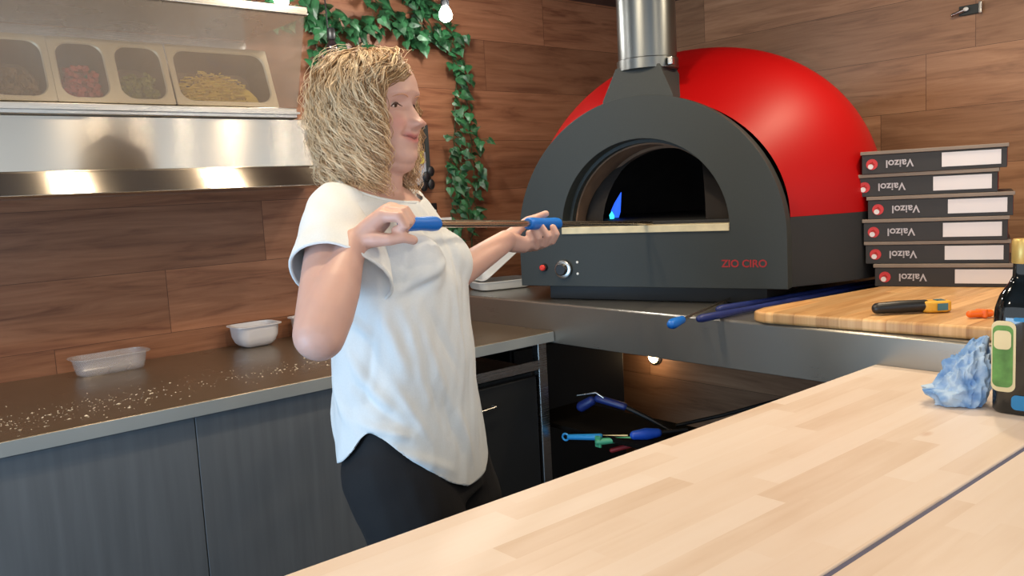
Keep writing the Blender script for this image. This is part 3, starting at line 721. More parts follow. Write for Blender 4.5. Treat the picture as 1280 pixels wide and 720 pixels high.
MB().tube([c1, c1+(c1-c0)*1.3], 0.006).build('handle', M['black'], t)
r0, r1 = U(*(1.9300, 1.8150, 0.5120)), U(*(1.9700, 1.7650, 0.5300))
tag(MB().capsule([r0, r1], [0.008, 0.008]).build('red_handle', M['red_ink']), 'dark red handle peeking over the wooden counter below the brushes', 'handle')
d0, d1, d2, d3 = U(*(1.9500, 1.9640, 0.6360)), U(*(1.9700, 1.9050, 0.6600)), U(*(2.0000, 1.8200, 0.6410)), U(*(2.0800, 1.6850, 0.5600))
t = thing('hose_nozzle', 'blue nozzle on a black hose hanging below the oven counter', 'hose', tuple(d0))
MB().capsule([d0+Vector((0, 0, -0.008)), d0+(d1-d0)*0.6], [0.018, 0.016]).build('nozzle', M['navy'], t)
MB().tube([d0+Vector((-0.01, 0.01, 0.03)), d1+Vector((-0.01, 0, 0.022)), d1+(d2-d1)*0.3+Vector((-0.01, 0, 0.012))], [0.003, 0.004, 0.003]).build('trigger', M['plain_steel'], t)
MB().capsule([d1, d2], [0.013, 0.012]).build('body', M['navy'], t)
MB().tube([d2, (d2+d3)/2+Vector((0, 0, 0.004)), d3, d3+Vector((0.05, -0.2, -0.02))], [0.008, 0.007, 0.007, 0.007]).build('hose', M['black'], t)
e0, e1, e2 = U(*(2.1000, 1.6900, 0.5780)), U(*(2.2000, 1.5920, 0.6050)), U(*(2.3000, 1.4090, 0.6730))
tag(MB().tube([e0, e1, e2, e2+Vector((0.2, -0.3, 0.02))], 0.006).build('gas_hose', M['black']), 'thin black hose running right below the oven counter', 'hose')

# ------------------------------------------------------------------ foreground counter
t = thing('butcher_block_counter', 'pale maple butcher-block counter across the foreground', 'counter', (0.6, 0.6, 0))
MB().box(-1.2, 1.838, 0.4595, 0.904, 0.88, 0.92).build('slab', M['butcher'], t, bevel=0.003)
MB().box(-1.2, 1.838, -0.02, 0.4525, 0.88, 0.92).build('slab', M['butcher'], t, bevel=0.003)
MB().box(-1.2, 1.838, 0.4526, 0.4594, 0.885, 0.9175).build('joint_strip', M['hood_strip'], t)
MB().box(-1.2, 1.80, 0.10, 0.84, 0.0, 0.8795).build('base', M['oven_dark'], t, bevel=0.003)

# cloth
cp = Vector((1.618, 0.625, 0.92))
t0 = bmesh.new(); bmesh.ops.create_icosphere(t0, subdivisions=6, radius=1.0)
vs = [v.co.copy() for v in t0.verts]; fs = [tuple(v.index for v in f.verts) for f in t0.faces]; t0.free()
cl = MB(); out = []
for v in vs:
    th = math.atan2(v.y, v.x)
    r = 1+0.32*noise.noise(v*1.7+Vector((3, 1, 7)))
    fold = 0
    for s_, a_ in ((2.6, 0.16), (5.2, 0.08), (10.0, 0.014)):
        q = noise.noise(Vector((v.x*s_, v.y*s_, v.z*s_*0.7))+Vector((11, 4, 2))*s_)
        fold += a_*(1-abs(q)*2.6)
    p = v*(r+fold)
    # axes: wide along the image, peak at the right
    X, Y, Z = p.x*0.042, p.y*0.042, p.z*0.056
    u = X*0.757-Y*0.652
    Z += max(0, 0.9*(u+0.005))
    tail = max(0, -p.y)
    Z = max(Z+0.030, 0.0006+0.002*abs(noise.noise(v*6)))
    out.append(cp+Vector((X, Y, Z)))
# pull-out tail toward the left of the picture
tail = []
for p in out:
    d = p-cp; s_ = d.x*-0.757+d.y*0.652
    if s_ > 0.025 and d.z < 0.03:
        k = (s_-0.025)*0.8; p = p+Vector((-0.757, 0.652, 0))*k
    tail.append(p)
cl.add(tail, fs)
tag(cl.build('crumpled_cloth', M['cloth']), 'crumpled light blue cloth on the wooden counter beside the dark bottle', 'cloth')

# dark bottle
bx, by = 1.622, 0.532
t = thing('oil_bottle', 'dark glass bottle with gold cap and green label at the right edge', 'bottle', (bx, by, 0.92), math.radians(4))
MB().lathe([(0.001, 0.001), (0.040, 0.001), (0.043, 0.006), (0.043, 0.165), (0.041, 0.185), (0.034, 0.208), (0.022, 0.228), (0.0165, 0.24), (0.0155, 0.272), (0.001, 0.273)], 48, sq=3.4).build('glass', M['glass_dark'], t, world=False)
MB().lathe([(0.0185, 0.262), (0.0195, 0.264), (0.0195, 0.300), (0.0175, 0.304), (0.001, 0.305)], 28).build('cap', M['gold'], t, world=False)
def lab(name, x0, x1, z0, z1, m, e, r):
    pts = rrect(x1-x0, z1-z0, r, 5, (x0+x1)/2, (z0+z1)/2)
    return MB().prism(pts, 0.0432+e, 0.0436+e, lambda a, b, d: (-d, a, b)).build(name, m, t, world=False)
lab('label_border', 0.000, 0.038, 0.040, 0.165, M['cream'], 0, 0.012)
lab('label', 0.004, 0.036, 0.048, 0.157, M['green_lab'], 0.0005, 0.010)
lab('label_picture', 0.007, 0.034, 0.115, 0.148, M['cream'], 0.0010, 0.008)
def lab2(name, x0, x1, z0, z1, m, e, r):
    pts = rrect(x1-x0, z1-z0, r, 5, (x0+x1)/2, (z0+z1)/2)
    return MB().prism(pts, 0.0432+e, 0.0436+e, lambda a, b, d: (a, -d, b)).build(name, m, t, world=False)
lab('lower_label', -0.034, 0.006, 0.010, 0.036, M['blue_lab'], 0, 0.008)
lab('neck_band', -0.030, 0.004, 0.165, 0.172, M['blue_lab'], 0, 0.003)

# ------------------------------------------------------------------ white clamshell, sauce bottle on the oven counter
t = thing('takeaway_clamshell', 'open white takeaway tray with its lid tilted up beside the oven', 'container', (2.02, 2.47, 0.99))
hx = Vector((1.93, 2.50, 0.992)); dv = Vector((0.80, -0.22, 0)).normalized(); sv = Vector((-dv.y, dv.x, 0))
def shell(name, o, u, v, w, L_, W_, H_):
    rings = []
    for a, b, h in ((0.80, .80, 0.0), (0.86, .86, 0.003), (0.96, .96, H_), (1.0, 1.0, H_), (1.0, 1.0, H_+0.003), (0.94, .94, H_+0.003), (0.84, .84, 0.006)):
        rings.append([o+u*(p+L_/2)+v*q+w*h for p, q in rrect(L_*a, W_*b, 0.03, 6)])
    MB().loft(rings).build(name, M['white'], t)
shell('tray', hx, dv, sv, Vector((0, 0, 1)), 0.235, 0.16, 0.030)
ua = math.radians(36); du = (dv*math.cos(ua)+Vector((0, 0, 1))*math.sin(ua)); wu = (Vector((0, 0, 1))*math.cos(ua)-dv*math.sin(ua))
shell('lid', hx+Vector((0, 0, 0.064))+dv*0.0, du, sv, -wu, 0.235, 0.16, 0.032)
t = thing('squeeze_bottle', 'small dark bottle with a white cap behind the woman\'s forearm', 'bottle', (1.90, 2.56, 0.9905))
MB().lathe([(0.001, 0.9905), (0.028, 0.9905), (0.030, 0.996), (0.030, 1.13), (0.024, 1.150), (0.015, 1.162), (0.001, 1.163)], 28, (1.90, 2.56, 0)).build('body', M['blackish'], t)
MB().lathe([(0.0165, 1.1632), (0.0175, 1.165), (0.0175, 1.192), (0.015, 1.195)], 24, (1.90, 2.56, 0)).build('cap', M['white'], t)

# power outlet and plug, hanging sleeve on the wall
t = thing('wall_outlet', 'black wall outlet plate with a white plug on the wood wall', 'outlet', (1.886, 2.679, 1.29))
MB().box(1.846, 1.917, 2.671, 2.6795, 1.254, 1.325).build('plate', M['black'], t, bevel=0.003)
MB().box(1.888, 1.902, 2.655, 2.6705, 1.272, 1.300).build('plug', M['white'], t, bevel=0.003)
t = thing('small_ledge', 'thin white ledge on the wall just under the outlet', 'ledge', (1.93, 2.66, 1.262))
MB().box(1.885, 1.945, 2.62, 2.6795, 1.250, 1.2535).build('board', M['white'], t, bevel=0.001)
MB().box(1.885, 1.945, 2.62, 2.6235, 1.2536, 1.268).build('lip', M['white'], t, bevel=0.001)
t = thing('tool_sleeve', 'clear sleeve of black tools with a yellow tag hanging on the wall by her chin', 'tool holder', (1.83, 2.67, 1.45))
MB().box(1.76, 1.868, 2.655, 2.6795, 1.395, 1.520).build('sleeve', M['bag'], t, bevel=0.004)
MB().box(1.812, 1.856, 2.650, 2.6545, 1.475, 1.522).build('tag', M['yellow_tag'], t, bevel=0.001)
MB().box(1.870, 1.886, 2.655, 2.6795, 1.40, 1.62).build('bar', M['oven_black'], t, bevel=0.002)
for x, z in ((1.853, 1.425), (1.873, 1.396), (1.84, 1.39), (1.875, 1.445)):
    MB().ellipsoid((x, 2.64, z), (0.016, 0.010, 0.020)).build('knob', M['black'], t)
t = thing('wall_latch', 'small metal latch on the wall at the upper right', 'latch', (3.149, 1.22, 1.885))
MB().box(3.1385, 3.149, 1.172, 1.245, 1.870, 1.902).build('plate', M['oven_black'], t, bevel=0.002)
MB().box(3.128, 3.138, 1.168, 1.178, 1.868, 1.906).build('end', M['plain_steel'], t, bevel=0.002)
MB().capsule([(3.130, 1.225, 1.886), (3.130, 1.262, 1.876)], [0.006, 0.006], 10).build('bolt', M['plain_steel'], t)
MB().ellipsoid((3.128, 1.218, 1.888), (0.006, 0.009, 0.007)).build('rivet', M['white'], t)

# ------------------------------------------------------------------ ivy and lamps
def leaf_pts():
    # five-lobed ivy outline
    return [(0, 0), (0.30, -0.16), (0.46, 0.10), (0.34, 0.34), (0.26, 0.52), (0.10, 0.74), (0, 1.0), (-0.10, 0.74), (-0.26, 0.52), (-0.34, 0.34), (-0.46, 0.10), (-0.30, -0.16)]
LP = leaf_pts()
def garland(label, path, nleaf, size, spread, yoff=0.03, group='ivy garlands on the wood wall'):
    P = [Vector(p) for p in path]
    t = thing('ivy_garland', label, 'artificial ivy', path[0], 0, group)
    dense = []
    for i in range(len(P)-1):
        for k in range(8): dense.append(P[i].lerp(P[i+1], k/8)+Vector((rng.randn()*0.004, rng.randn()*0.002, rng.randn()*0.004)))
    dense.append(P[-1])
    MB().tube(dense, 0.0022, 6).build('stem', M['stem'], t)
    lf = MB()
    for i in range(nleaf):
        u = rng.rand()*(len(dense)-1.001); a = int(u); c = dense[a].lerp(dense[a+1], u-a)
        c = c+Vector((rng.randn()*spread, -abs(rng.randn())*yoff, rng.randn()*spread*0.6))
        c.y = min(c.y, 2.66)
        s_ = size*(0.7+0.6*rng.rand())
        dirv = Vector((rng.randn()*0.7, -0.5-0.5*rng.rand(), -0.9+rng.randn()*0.6)).normalized()
        nrm = Vector((rng.randn()*0.5-0.3, -1.0, 0.5+rng.randn()*0.5)).normalized()
        nrm = (nrm-dirv*nrm.dot(dirv)).normalized(); side = dirv.cross(nrm)
        bend = 0.18+0.2*rng.rand()
        vv = []
        for x, y in LP: vv.append(c+side*x*s_+dirv*y*s_-nrm*(bend*y*y+0.5*abs(x)*0.6)*s_)
        vv.append(c+dirv*0.38*s_-nrm*bend*0.14*s_)
        vv = [Vector((q.x, min(q.y, 2.676), q.z)) for q in vv]
        n = len(LP); lf.add(vv, [(k, (k+1) % n, n) for k in range(n)])
        q0 = dense[a]; lf.tube([q0, c], 0.0008, 4, cap=False)
    lf.build('foliage', M['leaf'], t, smooth=False, fixn=False)
W = 2.655
garland('long ivy strand hanging down the wall beside the woman\'s face', [(1.99, W, 2.03), (2.02, W, 1.93), (2.035, W, 1.80), (2.02, W, 1.66), (2.0, W, 1.53), (2.01, W, 1.40), (2.0, W, 1.30)], 95, 0.037, 0.024)
garland('thin ivy strand hanging furthest right, closest to the oven', [(2.03, W, 1.88), (2.075, W, 1.72), (2.09, W, 1.58), (2.095, W, 1.45), (2.09, W, 1.33), (2.075, W, 1.22), (2.06, W, 1.13)], 46, 0.036, 0.016)
garland('ivy strand trailing lowest behind the steel rod', [(1.985, W, 1.52), (1.97, W, 1.42), (1.985, W, 1.32), (1.96, W, 1.22), (1.975, W, 1.13)], 34, 0.034, 0.016)
garland('bushy ivy swag below the bright bulb, top middle', [(1.68, W, 2.07), (1.76, W, 1.99), (1.84, W, 1.94), (1.93, W, 1.95), (2.0, W, 1.96)], 84, 0.040, 0.036)
garland('ivy cluster rising to the ceiling left of the bright bulb', [(1.80, W, 2.12), (1.86, W, 2.09), (1.90, W, 2.03)], 66, 0.040, 0.034)
garland('ivy swag above the woman\'s hair, left part', [(1.36, W, 2.08), (1.42, W, 1.99), (1.50, W, 1.95), (1.60, W, 1.93), (1.68, W, 2.0)], 80, 0.046, 0.040)
garland('ivy running along the top of the topping display', [(0.85, 2.58, 1.99), (1.0, 2.58, 1.97), (1.15, 2.6, 1.96), (1.32, 2.63, 1.96)], 100, 0.050, 0.028)
garland('short ivy strand between the display and her hair', [(1.43, W, 1.97), (1.44, W, 1.86), (1.45, W, 1.78), (1.44, W, 1.68)], 40, 0.036, 0.018)
garland('short ivy strand above the back of her hair', [(1.47, W, 1.95), (1.52, W, 1.86), (1.50, W, 1.78)], 24, 0.036, 0.02)

def bulb(label, p, on, s=1.0):
    t = thing('festoon_bulb', label, 'light bulb', p, 0, 'festoon bulbs on the wood wall')
    v = Vector(p)
    MB().tube([v+Vector((0.0, 0.02, 0.055)), Vector((v.x, v.y+0.03, ZC-0.0005))], 0.0025, 8).build('cable', M['black'], t)
    MB().lathe([(0.010, 0.058), (0.014, 0.052), (0.014, 0.024), (0.012, 0.020)], 18, p).build('socket', M['black'], t)
    m = M['bulb_on'] if on else M['bulb_off']
    b = MB().lathe([(0.010*s, 0.0195), (0.014*s, 0.014), (0.021*s, 0.0), (0.0225*s, -0.010), (0.019*s, -0.022), (0.010*s, -0.030), (0.001, -0.032)], 24, p).build('globe', m, t)
    return b
M['bulb_on'] = emit_mat('lit_bulb_glass', (255, 248, 238), 60)
M['bulb_off'] = mat('smoked_bulb_glass', (34, 26, 28), 0.08, Coat_Weight=0.6)
bulb('bright lit bulb hanging above the long ivy strand', (1.77, 2.35, 1.964), True)
bulb('lit bulb at the top edge above the topping display', (1.20, 2.40, 1.965), True)
bulb('unlit smoked bulb just above the back of her hair', (1.4150, 2.5000, 1.8520), False, 0.9)

def lamp(kind, loc, energy, color, size=0.05, rot=None, **k):
    l = bpy.data.lights.new('lamp', kind); l.energy = energy; l.color = color
    if kind == 'AREA': l.size = size
    elif kind in ('POINT', 'SPOT'): l.shadow_soft_size = size
    for a, b in k.items(): setattr(l, a, b)
    o = bpy.data.objects.new('lamp', l); o.location = loc
    if rot is not None: o.rotation_euler = rot
    C.objects.link(o); return o
lamp('POINT', (1.77, 2.30, 1.935), 7, (1.0, 0.96, 0.9), 0.03).name = 'bulb_glow'
lamp('POINT', (1.20, 2.34, 1.935), 5, (1.0, 0.96, 0.9), 0.03).name = 'bulb_glow'
lamp('POINT', (2.64, 2.28, 0.635), 0.45, (1.0, 0.7, 0.4), 0.02).name = 'puck_glow'
# recessed downlights in the ceiling
M['down'] = emit_mat('downlight_diffuser', (255, 216, 150), 9)
for i, (x, y, e) in enumerate(((0.80, 1.52, 7), (1.36, 1.52, 7), (0.55, 0.35, 4), (1.75, 0.55, 5), (2.35, 0.95, 9), (-0.5, 1.4, 9), (-0.5, 0.2, 6))):
    t = thing('downlight', 'round recessed ceiling downlight above the kitchen, number %d' % i if False else 'round recessed downlight in the ceiling, out of the photo\'s view', 'ceiling light', (x, y, ZC), 0, 'recessed ceiling downlights')
    MB().lathe([(0.060, -0.0005), (0.060, -0.006), (0.046, -0.008), (0.046, -0.0005)], 28, (x, y, ZC)).build('trim_ring', M['white'], t)
    MB().lathe([(0.0455, -0.001), (0.0455, -0.0045)], 28, (x, y, ZC)).build('diffuser', M['down'], t)
    lamp('AREA', (x, y, ZC-0.012), e, (1.0, 0.80, 0.56), 0.09, (0, 0, 0), shape='DISK').name = 'downlight_glow'
# daylight entering through the open serving side behind the camera
lamp('AREA', (-1.0, -1.9, 1.0), 12, (0.66, 0.82, 1.0), 2.0, (math.radians(90), 0, math.radians(-30))).name = 'daylight'
# added cool fill light at the left end of the aisle, its source unseen
lamp('AREA', (-1.5, 1.40, 0.60), 42, (0.42, 0.70, 1.0), 1.1, (math.radians(90), 0, math.radians(-90))).name = 'aisle_cool_fill'
# row of hanging globe lamps over the serving side, behind the photographer
M['globe'] = emit_mat('frosted_globe', (255, 236, 210), 170)
for px_ in [0.625, 0.728, 0.839, 0.971, 1.122, 1.206]:
    g_ = (2.52*px_, -1.2, 1.96)
    t = thing('globe_pendant', 'small frosted globe lamp hanging over the serving side', 'ceiling light', g_, 0, 'globe lamps behind the camera')
    MB().ellipsoid(g_, (0.019, 0.019, 0.019)).build('globe', M['globe'], t)
    MB().tube([(g_[0], g_[1], g_[2]+0.0195), (g_[0], g_[1], ZC-0.0005)], 0.003, 8).build('cable', M['black'], t)

# ------------------------------------------------------------------ the woman
RV = Vector((0.757, -0.652, 0)).normalized()
def rotz(v, deg): return Matrix.Rotation(math.radians(deg), 3, 'Z') @ v
BF = rotz(RV, -20); BL = rotz(BF, 90)            # body: front, her left
HF = rotz(RV, -24); HL = rotz(HF, 90)            # head: front, her left
HC = Vector((0.9080, 1.4470, 1.5250)); UZ = Vector((0, 0, 1))
TX = Vector((0.9140, 1.4210, 1.2050)); TX.z = 0
SR = Vector((0.7890, 1.4130, 1.3260)); ER = Vector((0.6370, 1.2360, 1.1370)); WR = Vector((0.7480, 1.2950, 1.2780))
SL = Vector((0.9980, 1.5260, 1.3260)); EL = Vector((0.9680, 1.3700, 1.1690)); WL = Vector((1.2250, 1.4520, 1.2430))
foot = Vector((TX.x, TX.y, 0))
per = thing('person', 'woman with curly blonde hair in a pale t-shirt holding a long blue-gripped pole', 'person', tuple(foot))

# ---- peel held in both hands
PA2 = Vector((0.8450, 1.2570, 1.3040)); PB = Vector((2.0750, 1.7180, 1.2290))
pd = (PB-PA2).normalized()
peel = thing('pizza_peel', 'long steel pole with two bright blue grips held by the woman into the oven', 'pizza peel', tuple(PA2))
LN = (PB-PA2).length
def ap(s): return PA2+pd*LN*s
def grip(name, a, b, r):
    MB().tube([a, a+pd*0.003, a+pd*0.012, a+(b-a)*0.5, b-pd*0.02, b-pd*0.006, b], [r*0.80, r*0.97, r*1.02, r*0.90, r*1.04, r*0.98, r*0.8], 24).build(name, M['blue'], peel)
grip('end_grip', PA2-pd*0.030, ap(0.0618), 0.0135)
grip('sliding_grip', ap(0.336), ap(0.455), 0.0140)
MB().tube([ap(0.063), ap(0.3355)], 0.0074, 18).build('pole', M['rod'], peel)
MB().tube([ap(0.4555), ap(0.985)], 0.0066, 18).build('pole', M['rod'], peel)
hb = ap(0.987)
bs = Vector((-pd.y, pd.x, 0)).normalized()
def disc():
    mb = MB(); pts = [(0.10*math.cos(w)+0.095, 0.10*math.sin(w)) for w in [2*PI*k/36 for k in range(36)]]
    q = Vector((hb.x, hb.y, 1.2325)); f = Vector((pd.x, pd.y, 0)).normalized()
    mb.prism(pts, 0, 0.0018, lambda a, b, d: tuple(q+f*a+bs*b+Vector((0, 0, d))))
    return mb.build('blade', M['plain_steel'], peel)
disc()

# ---- body volume
def hw0(p): return HC+HF*p[0]+HL*p[1]+UZ*p[2]
B = MB()
def ring(c, a, b, z, n=40, p=2.0, f=BF, l=BL, fa=None):
    out = []
    for k in range(n):
        w = 2*PI*k/n; cx = math.cos(w); sy = math.sin(w)
        g = (abs(cx)**p+abs(sy)**p)**(-1/p)
        aa = a if cx >= 0 or fa is None else fa
        q = c+f*(aa*cx*g)+l*(b*sy*g); out.append(Vector((q.x, q.y, z)))
    return out
def tc(z, s=0.0): return TX+BF*s
# (z, front/back half depth, half width, forward shift)
body_sec = [(0.80, .115, .165, .02), (0.86, .120, .170, .012), (0.95, .108, .155, .005), (1.03, .096, .140, .0), (1.12, .098, .142, -.004), (1.20, .108, .152, -.008), (1.27, .104, .160, -.022), (1.33, .085, .158, -.038), (1.365, .060, .12, -.048), (1.385, .045, .07, -.052)]
B.loft([ring(tc(z, s), a, b, z) for z, a, b, s in body_sec])
for s_ in (1, -1): B.ellipsoid(TX+BF*0.050+BL*0.066*s_+UZ*1.21, (0.052, 0.052, 0.052))
# neck
nb = TX-BF*0.048+UZ*1.36
B.capsule([nb-UZ*0.03, nb+(HC-nb)*0.35+HF*0.008, HC+HF*-0.012-UZ*0.075], [0.060, 0.052, 0.053], 24)
B.ellipsoid(hw0((.030, 0, -.108)), (.045, .036, .022))
# legs, feet
hipz = 0.86
for s_, fw in ((1, 0.0), (-1, 0.035)):
    h = TX+BL*0.085*s_+BF*0.015; k = TX+BL*0.09*s_+BF*(0.075+fw); a = TX+BL*0.095*s_+BF*(0.03+fw)
    B.capsule([h+UZ*0.84, h+BF*0.040+UZ*0.70, k+UZ*0.47, k-BF*0.005+UZ*0.40, a+UZ*0.25, a+UZ*0.09], [0.098, 0.088, 0.056, 0.052, 0.050, 0.036], 20)
    B.capsule([a-BF*0.03+UZ*0.045, a+BF*0.06+UZ*0.035, a+BF*0.15+UZ*0.025], [0.036, 0.034, 0.022], 14)
# arms
def arm(S, E, W, ru, re, rf, rw, bulge):
    B.capsule([S, S.lerp(E, .35), S.lerp(E, .7), E], [ru*1.02, ru, ru*0.93, re], 22)
    B.capsule([E, E.lerp(W, .22)+bulge, E.lerp(W, .5)+bulge*0.6, E.lerp(W, .8), W], [re, rf, rf*0.90, rw*1.12, rw], 22)
arm(SR, ER, WR, 0.050, 0.043, 0.044, 0.025, Vector((0, 0, 0)))
arm(SL, EL, WL, 0.045, 0.036, 0.034, 0.024, Vector((0, 0, 0)))
# right hand
def P3(l): return [Vector(p) for p in l]
H = lambda l, r: B.capsule(P3(l), r, 14)
wr = WR
for mc, r0 in (((0.7820, 1.2530, 1.3210), .0135), ((0.7980, 1.2630, 1.3290), .0135), ((0.8130, 1.2740, 1.3320), .0130), ((0.8260, 1.2840, 1.3320), .0120)):
    v = Vector(mc); H([wr+(v-wr)*0.10, wr.lerp(v, 0.55)+Vector((0, 0, 0.003)), v], [0.019, 0.0155, r0])
H([(0.7590, 1.2870, 1.2870), (0.7760, 1.2750, 1.3010), (0.7920, 1.2700, 1.3110)], [0.021, 0.0205, 0.0150])
H([(0.7820, 1.2530, 1.3210), (0.7960, 1.2210, 1.3190), (0.8030, 1.2150, 1.3030), (0.7970, 1.2360, 1.2950)], [.0115, .0102, .0094, .0085])
H([(0.7980, 1.2630, 1.3290), (0.8120, 1.2320, 1.3250), (0.8180, 1.2240, 1.3080), (0.8130, 1.2430, 1.2930)], [.0115, .0104, .0096, .0086])
H([(0.8130, 1.2740, 1.3320), (0.8260, 1.2460, 1.3280), (0.8310, 1.2390, 1.3110), (0.8290, 1.2550, 1.2950)], [.0110, .0100, .0092, .0084])
H([(0.8260, 1.2840, 1.3320), (0.8380, 1.2610, 1.3280), (0.8450, 1.2550, 1.3130), (0.8430, 1.2700, 1.2980)], [.0098, .0088, .0082, .0076])
H([(0.7590, 1.2800, 1.2830), (0.7670, 1.2540, 1.2820), (0.7820, 1.2320, 1.2810), (0.8030, 1.2220, 1.2830), (0.8210, 1.2200, 1.2770)], [.0180, .0140, .0110, .0100, .0088])
# left hand
wl = WL
for mc in ((1.3210, 1.4410, 1.2280), (1.3220, 1.4590, 1.2220), (1.3220, 1.4790, 1.2200), (1.3220, 1.4990, 1.2210)):
    v = Vector(mc); H([wl+(v-wl)*0.1, wl.lerp(v, 0.55)-Vector((0, 0, 0.002)), v], [0.019, 0.015, 0.0115])
H([(1.2450, 1.4540, 1.2360), (1.2780, 1.4510, 1.2290), (1.3050, 1.4560, 1.2330)], [0.022, 0.019, 0.012])
H([(1.3210, 1.4410, 1.2280), (1.3310, 1.4110, 1.2350), (1.3320, 1.3980, 1.2510), (1.3280, 1.4050, 1.2660)], [.0105, .0094, .0088, .0080])
H([(1.3220, 1.4590, 1.2220), (1.3170, 1.4230, 1.2290), (1.3150, 1.4090, 1.2470), (1.3070, 1.4200, 1.2680)], [.0105, .0096, .0090, .0082])
H([(1.3220, 1.4790, 1.2200), (1.3030, 1.4360, 1.2240), (1.2970, 1.4220, 1.2450), (1.2940, 1.4310, 1.2630)], [.0100, .0092, .0086, .0080])
H([(1.3220, 1.4990, 1.2210), (1.2910, 1.4490, 1.2230), (1.2840, 1.4350, 1.2400), (1.2860, 1.4420, 1.2560)], [.0092, .0084, .0078, .0072])
H([(1.2440, 1.4630, 1.2480), (1.2860, 1.4770, 1.2660), (1.3230, 1.4830, 1.2820), (1.3450, 1.4730, 1.2880), (1.3560, 1.4570, 1.2960)], [.0190, .0135, .0110, .0098, .0084])

# ---- head: built from the profile of the face
def prof(z, pts):
    zs = [p[0] for p in pts]; vs = [p[1] for p in pts]
    return float(np.interp(z, zs, vs))
def smooth_interp(z, pts):
    # cosine-smoothed sampling
    return sum(prof(z+d, pts)*w for d, w in ((-.006, .25), (0, .5), (.006, .25)))
FR = [(-.122, .030), (-.116, .058), (-.106, .074), (-.094, .0785), (-.082, .0755), (-.070, .0800), (-.062, .0775), (-.054, .0820), (-.044, .0790), (-.03, .0790), (-.012, .0770), (.004, .0745), (.016, .0790), (.03, .0835), (.05, .0815), (.07, .073), (.09, .054), (.104, .026), (.110, 0)]
BK = [(-.122, 0), (-.11, .012), (-.09, .030), (-.07, .055), (-.04, .085), (0, .100), (.04, .104), (.07, .094), (.09, .070), (.104, .036), (.110, 0)]
WD = [(-.122, .014), (-.112, .034), (-.098, .046), (-.08, .055), (-.055, .0625), (-.03, .0675), (0, .0700), (.03, .0735), (.06, .0715), (.085, .056), (.104, .028), (.110, 0)]
nz, nt = 170, 240
hv = np.zeros((nz, nt, 3))
for i in range(nz):
    z = -.1215+(.1095+.1215)*i/(nz-1)
    f = smooth_interp(z, FR); b_ = smooth_interp(z, BK); w_ = smooth_interp(z, WD)
    for k in range(nt):
        t_ = 2*PI*k/nt; c_, s_ = math.cos(t_), math.sin(t_)
        p_ = 2.25 if c_ > 0 else 2.0
        g = (abs(c_)**p_+abs(s_)**p_)**(-1/p_)
        hv[i, k] = ((f if c_ > 0 else b_)*c_*g, w_*s_*g, z)
X, Y, Z = hv[..., 0].copy(), hv[..., 1], hv[..., 2]
front = np.clip(X/.05, 0, 1)
def G(y, z, sy, sz): return np.exp(-((Y-y)/sy)**2/2-((Z-z)/sz)**2/2)
d = np.zeros_like(X)
# nose: bridge, tip, wings, nostrils
zz = np.clip((0.014-Z)/0.050, 0, 1)
ridge = np.where((Z < .016) & (Z > -.040), 1.0, 0.0)
bridge = (0.0040+0.0148*zz**1.2)*np.exp(-(Y/(0.0072+0.0055*zz))**2/2)
under = 1/(1+np.exp(-(Z+0.0405)/0.0018)); above = 1/(1+np.exp((Z-0.016)/0.004))
d += bridge*under*above
d += 0.0075*G(0, -.0325, .0085, .0075)
for s_ in (1, -1):
    d += 0.0105*G(.0135*s_, -.0355, .0045, .0055)
    d -= 0.0105*G(.030*s_, .004, .013, .0085)     # eye socket
    d += 0.0050*G(.030*s_, .024, .016, .006)      # brow
    d += 0.0085*G(.039*s_, -.030, .015, .014)     # smiling cheek
    d -= 0.0035*G(.024*s_, -.045, .004, .010)     # smile fold
    d -= 0.0045*G(.0275*s_, -.0545, .005, .0045)   # mouth corner
    d += 0.0030*G(.031*s_, .0105, .012, .0028)    # upper lid
    d += 0.0022*G(.031*s_, -.0085, .012, .0028)   # lower lid
lipw = np.exp(-(np.abs(Y)/.0225)**4)
d += 0.0034*lipw*np.exp(-((Z+.0565-np.abs(Y)*.22)/.0034)**2/2)
d += 0.0046*lipw*np.exp(-((Z+.0685-np.abs(Y)*.26)/.0040)**2/2)
d -= 0.0060*np.exp(-(np.abs(Y)/.028)**4)*np.exp(-((Z+.0625-np.abs(Y)*.28)/.0018)**2/2)
d += 0.0035*G(0, -.096, .014, .009)
hv[..., 0] += d*front
def hw(p): return HC+HF*p[0]+HL*p[1]+UZ*p[2]
B.loft([[hw(hv[i, k]) for k in range(nt)] for i in range(nz)])
for s_ in (1, -1):
    B.ellipsoid(hw((-.012, .070*s_, -.008)), (.016, .007, .030), Matrix((HF, HL, UZ)).transposed() @ Matrix.Rotation(-0.25*s_, 3, 'Z'))
me = remesh(B, 0.0026)
co = get_co(me)
hl = np.array([(co-np.array(HC)) @ np.array(HF), (co-np.array(HC)) @ np.array(HL), (co-np.array(HC)) @ np.array(UZ)]).T
face = (hl[:, 2] > -.118) & (hl[:, 0] > .03) & (np.abs(hl[:, 1]) < .08) & (hl[:, 2] < .12)
wr_np = np.array(WR); dr = np.linalg.norm(co-np.array(Vector((0.8290, 1.2970, 1.3050))), axis=1); dl = np.linalg.norm(co-np.array(Vector((1.3290, 1.4700, 1.2440))), axis=1)
hands = (dr < .075) | (dl < .075)
wgt = np.where(face, 0.10, np.where(hands, 0.28, 1.0))
co = lap_smooth(me, 7, wgt)
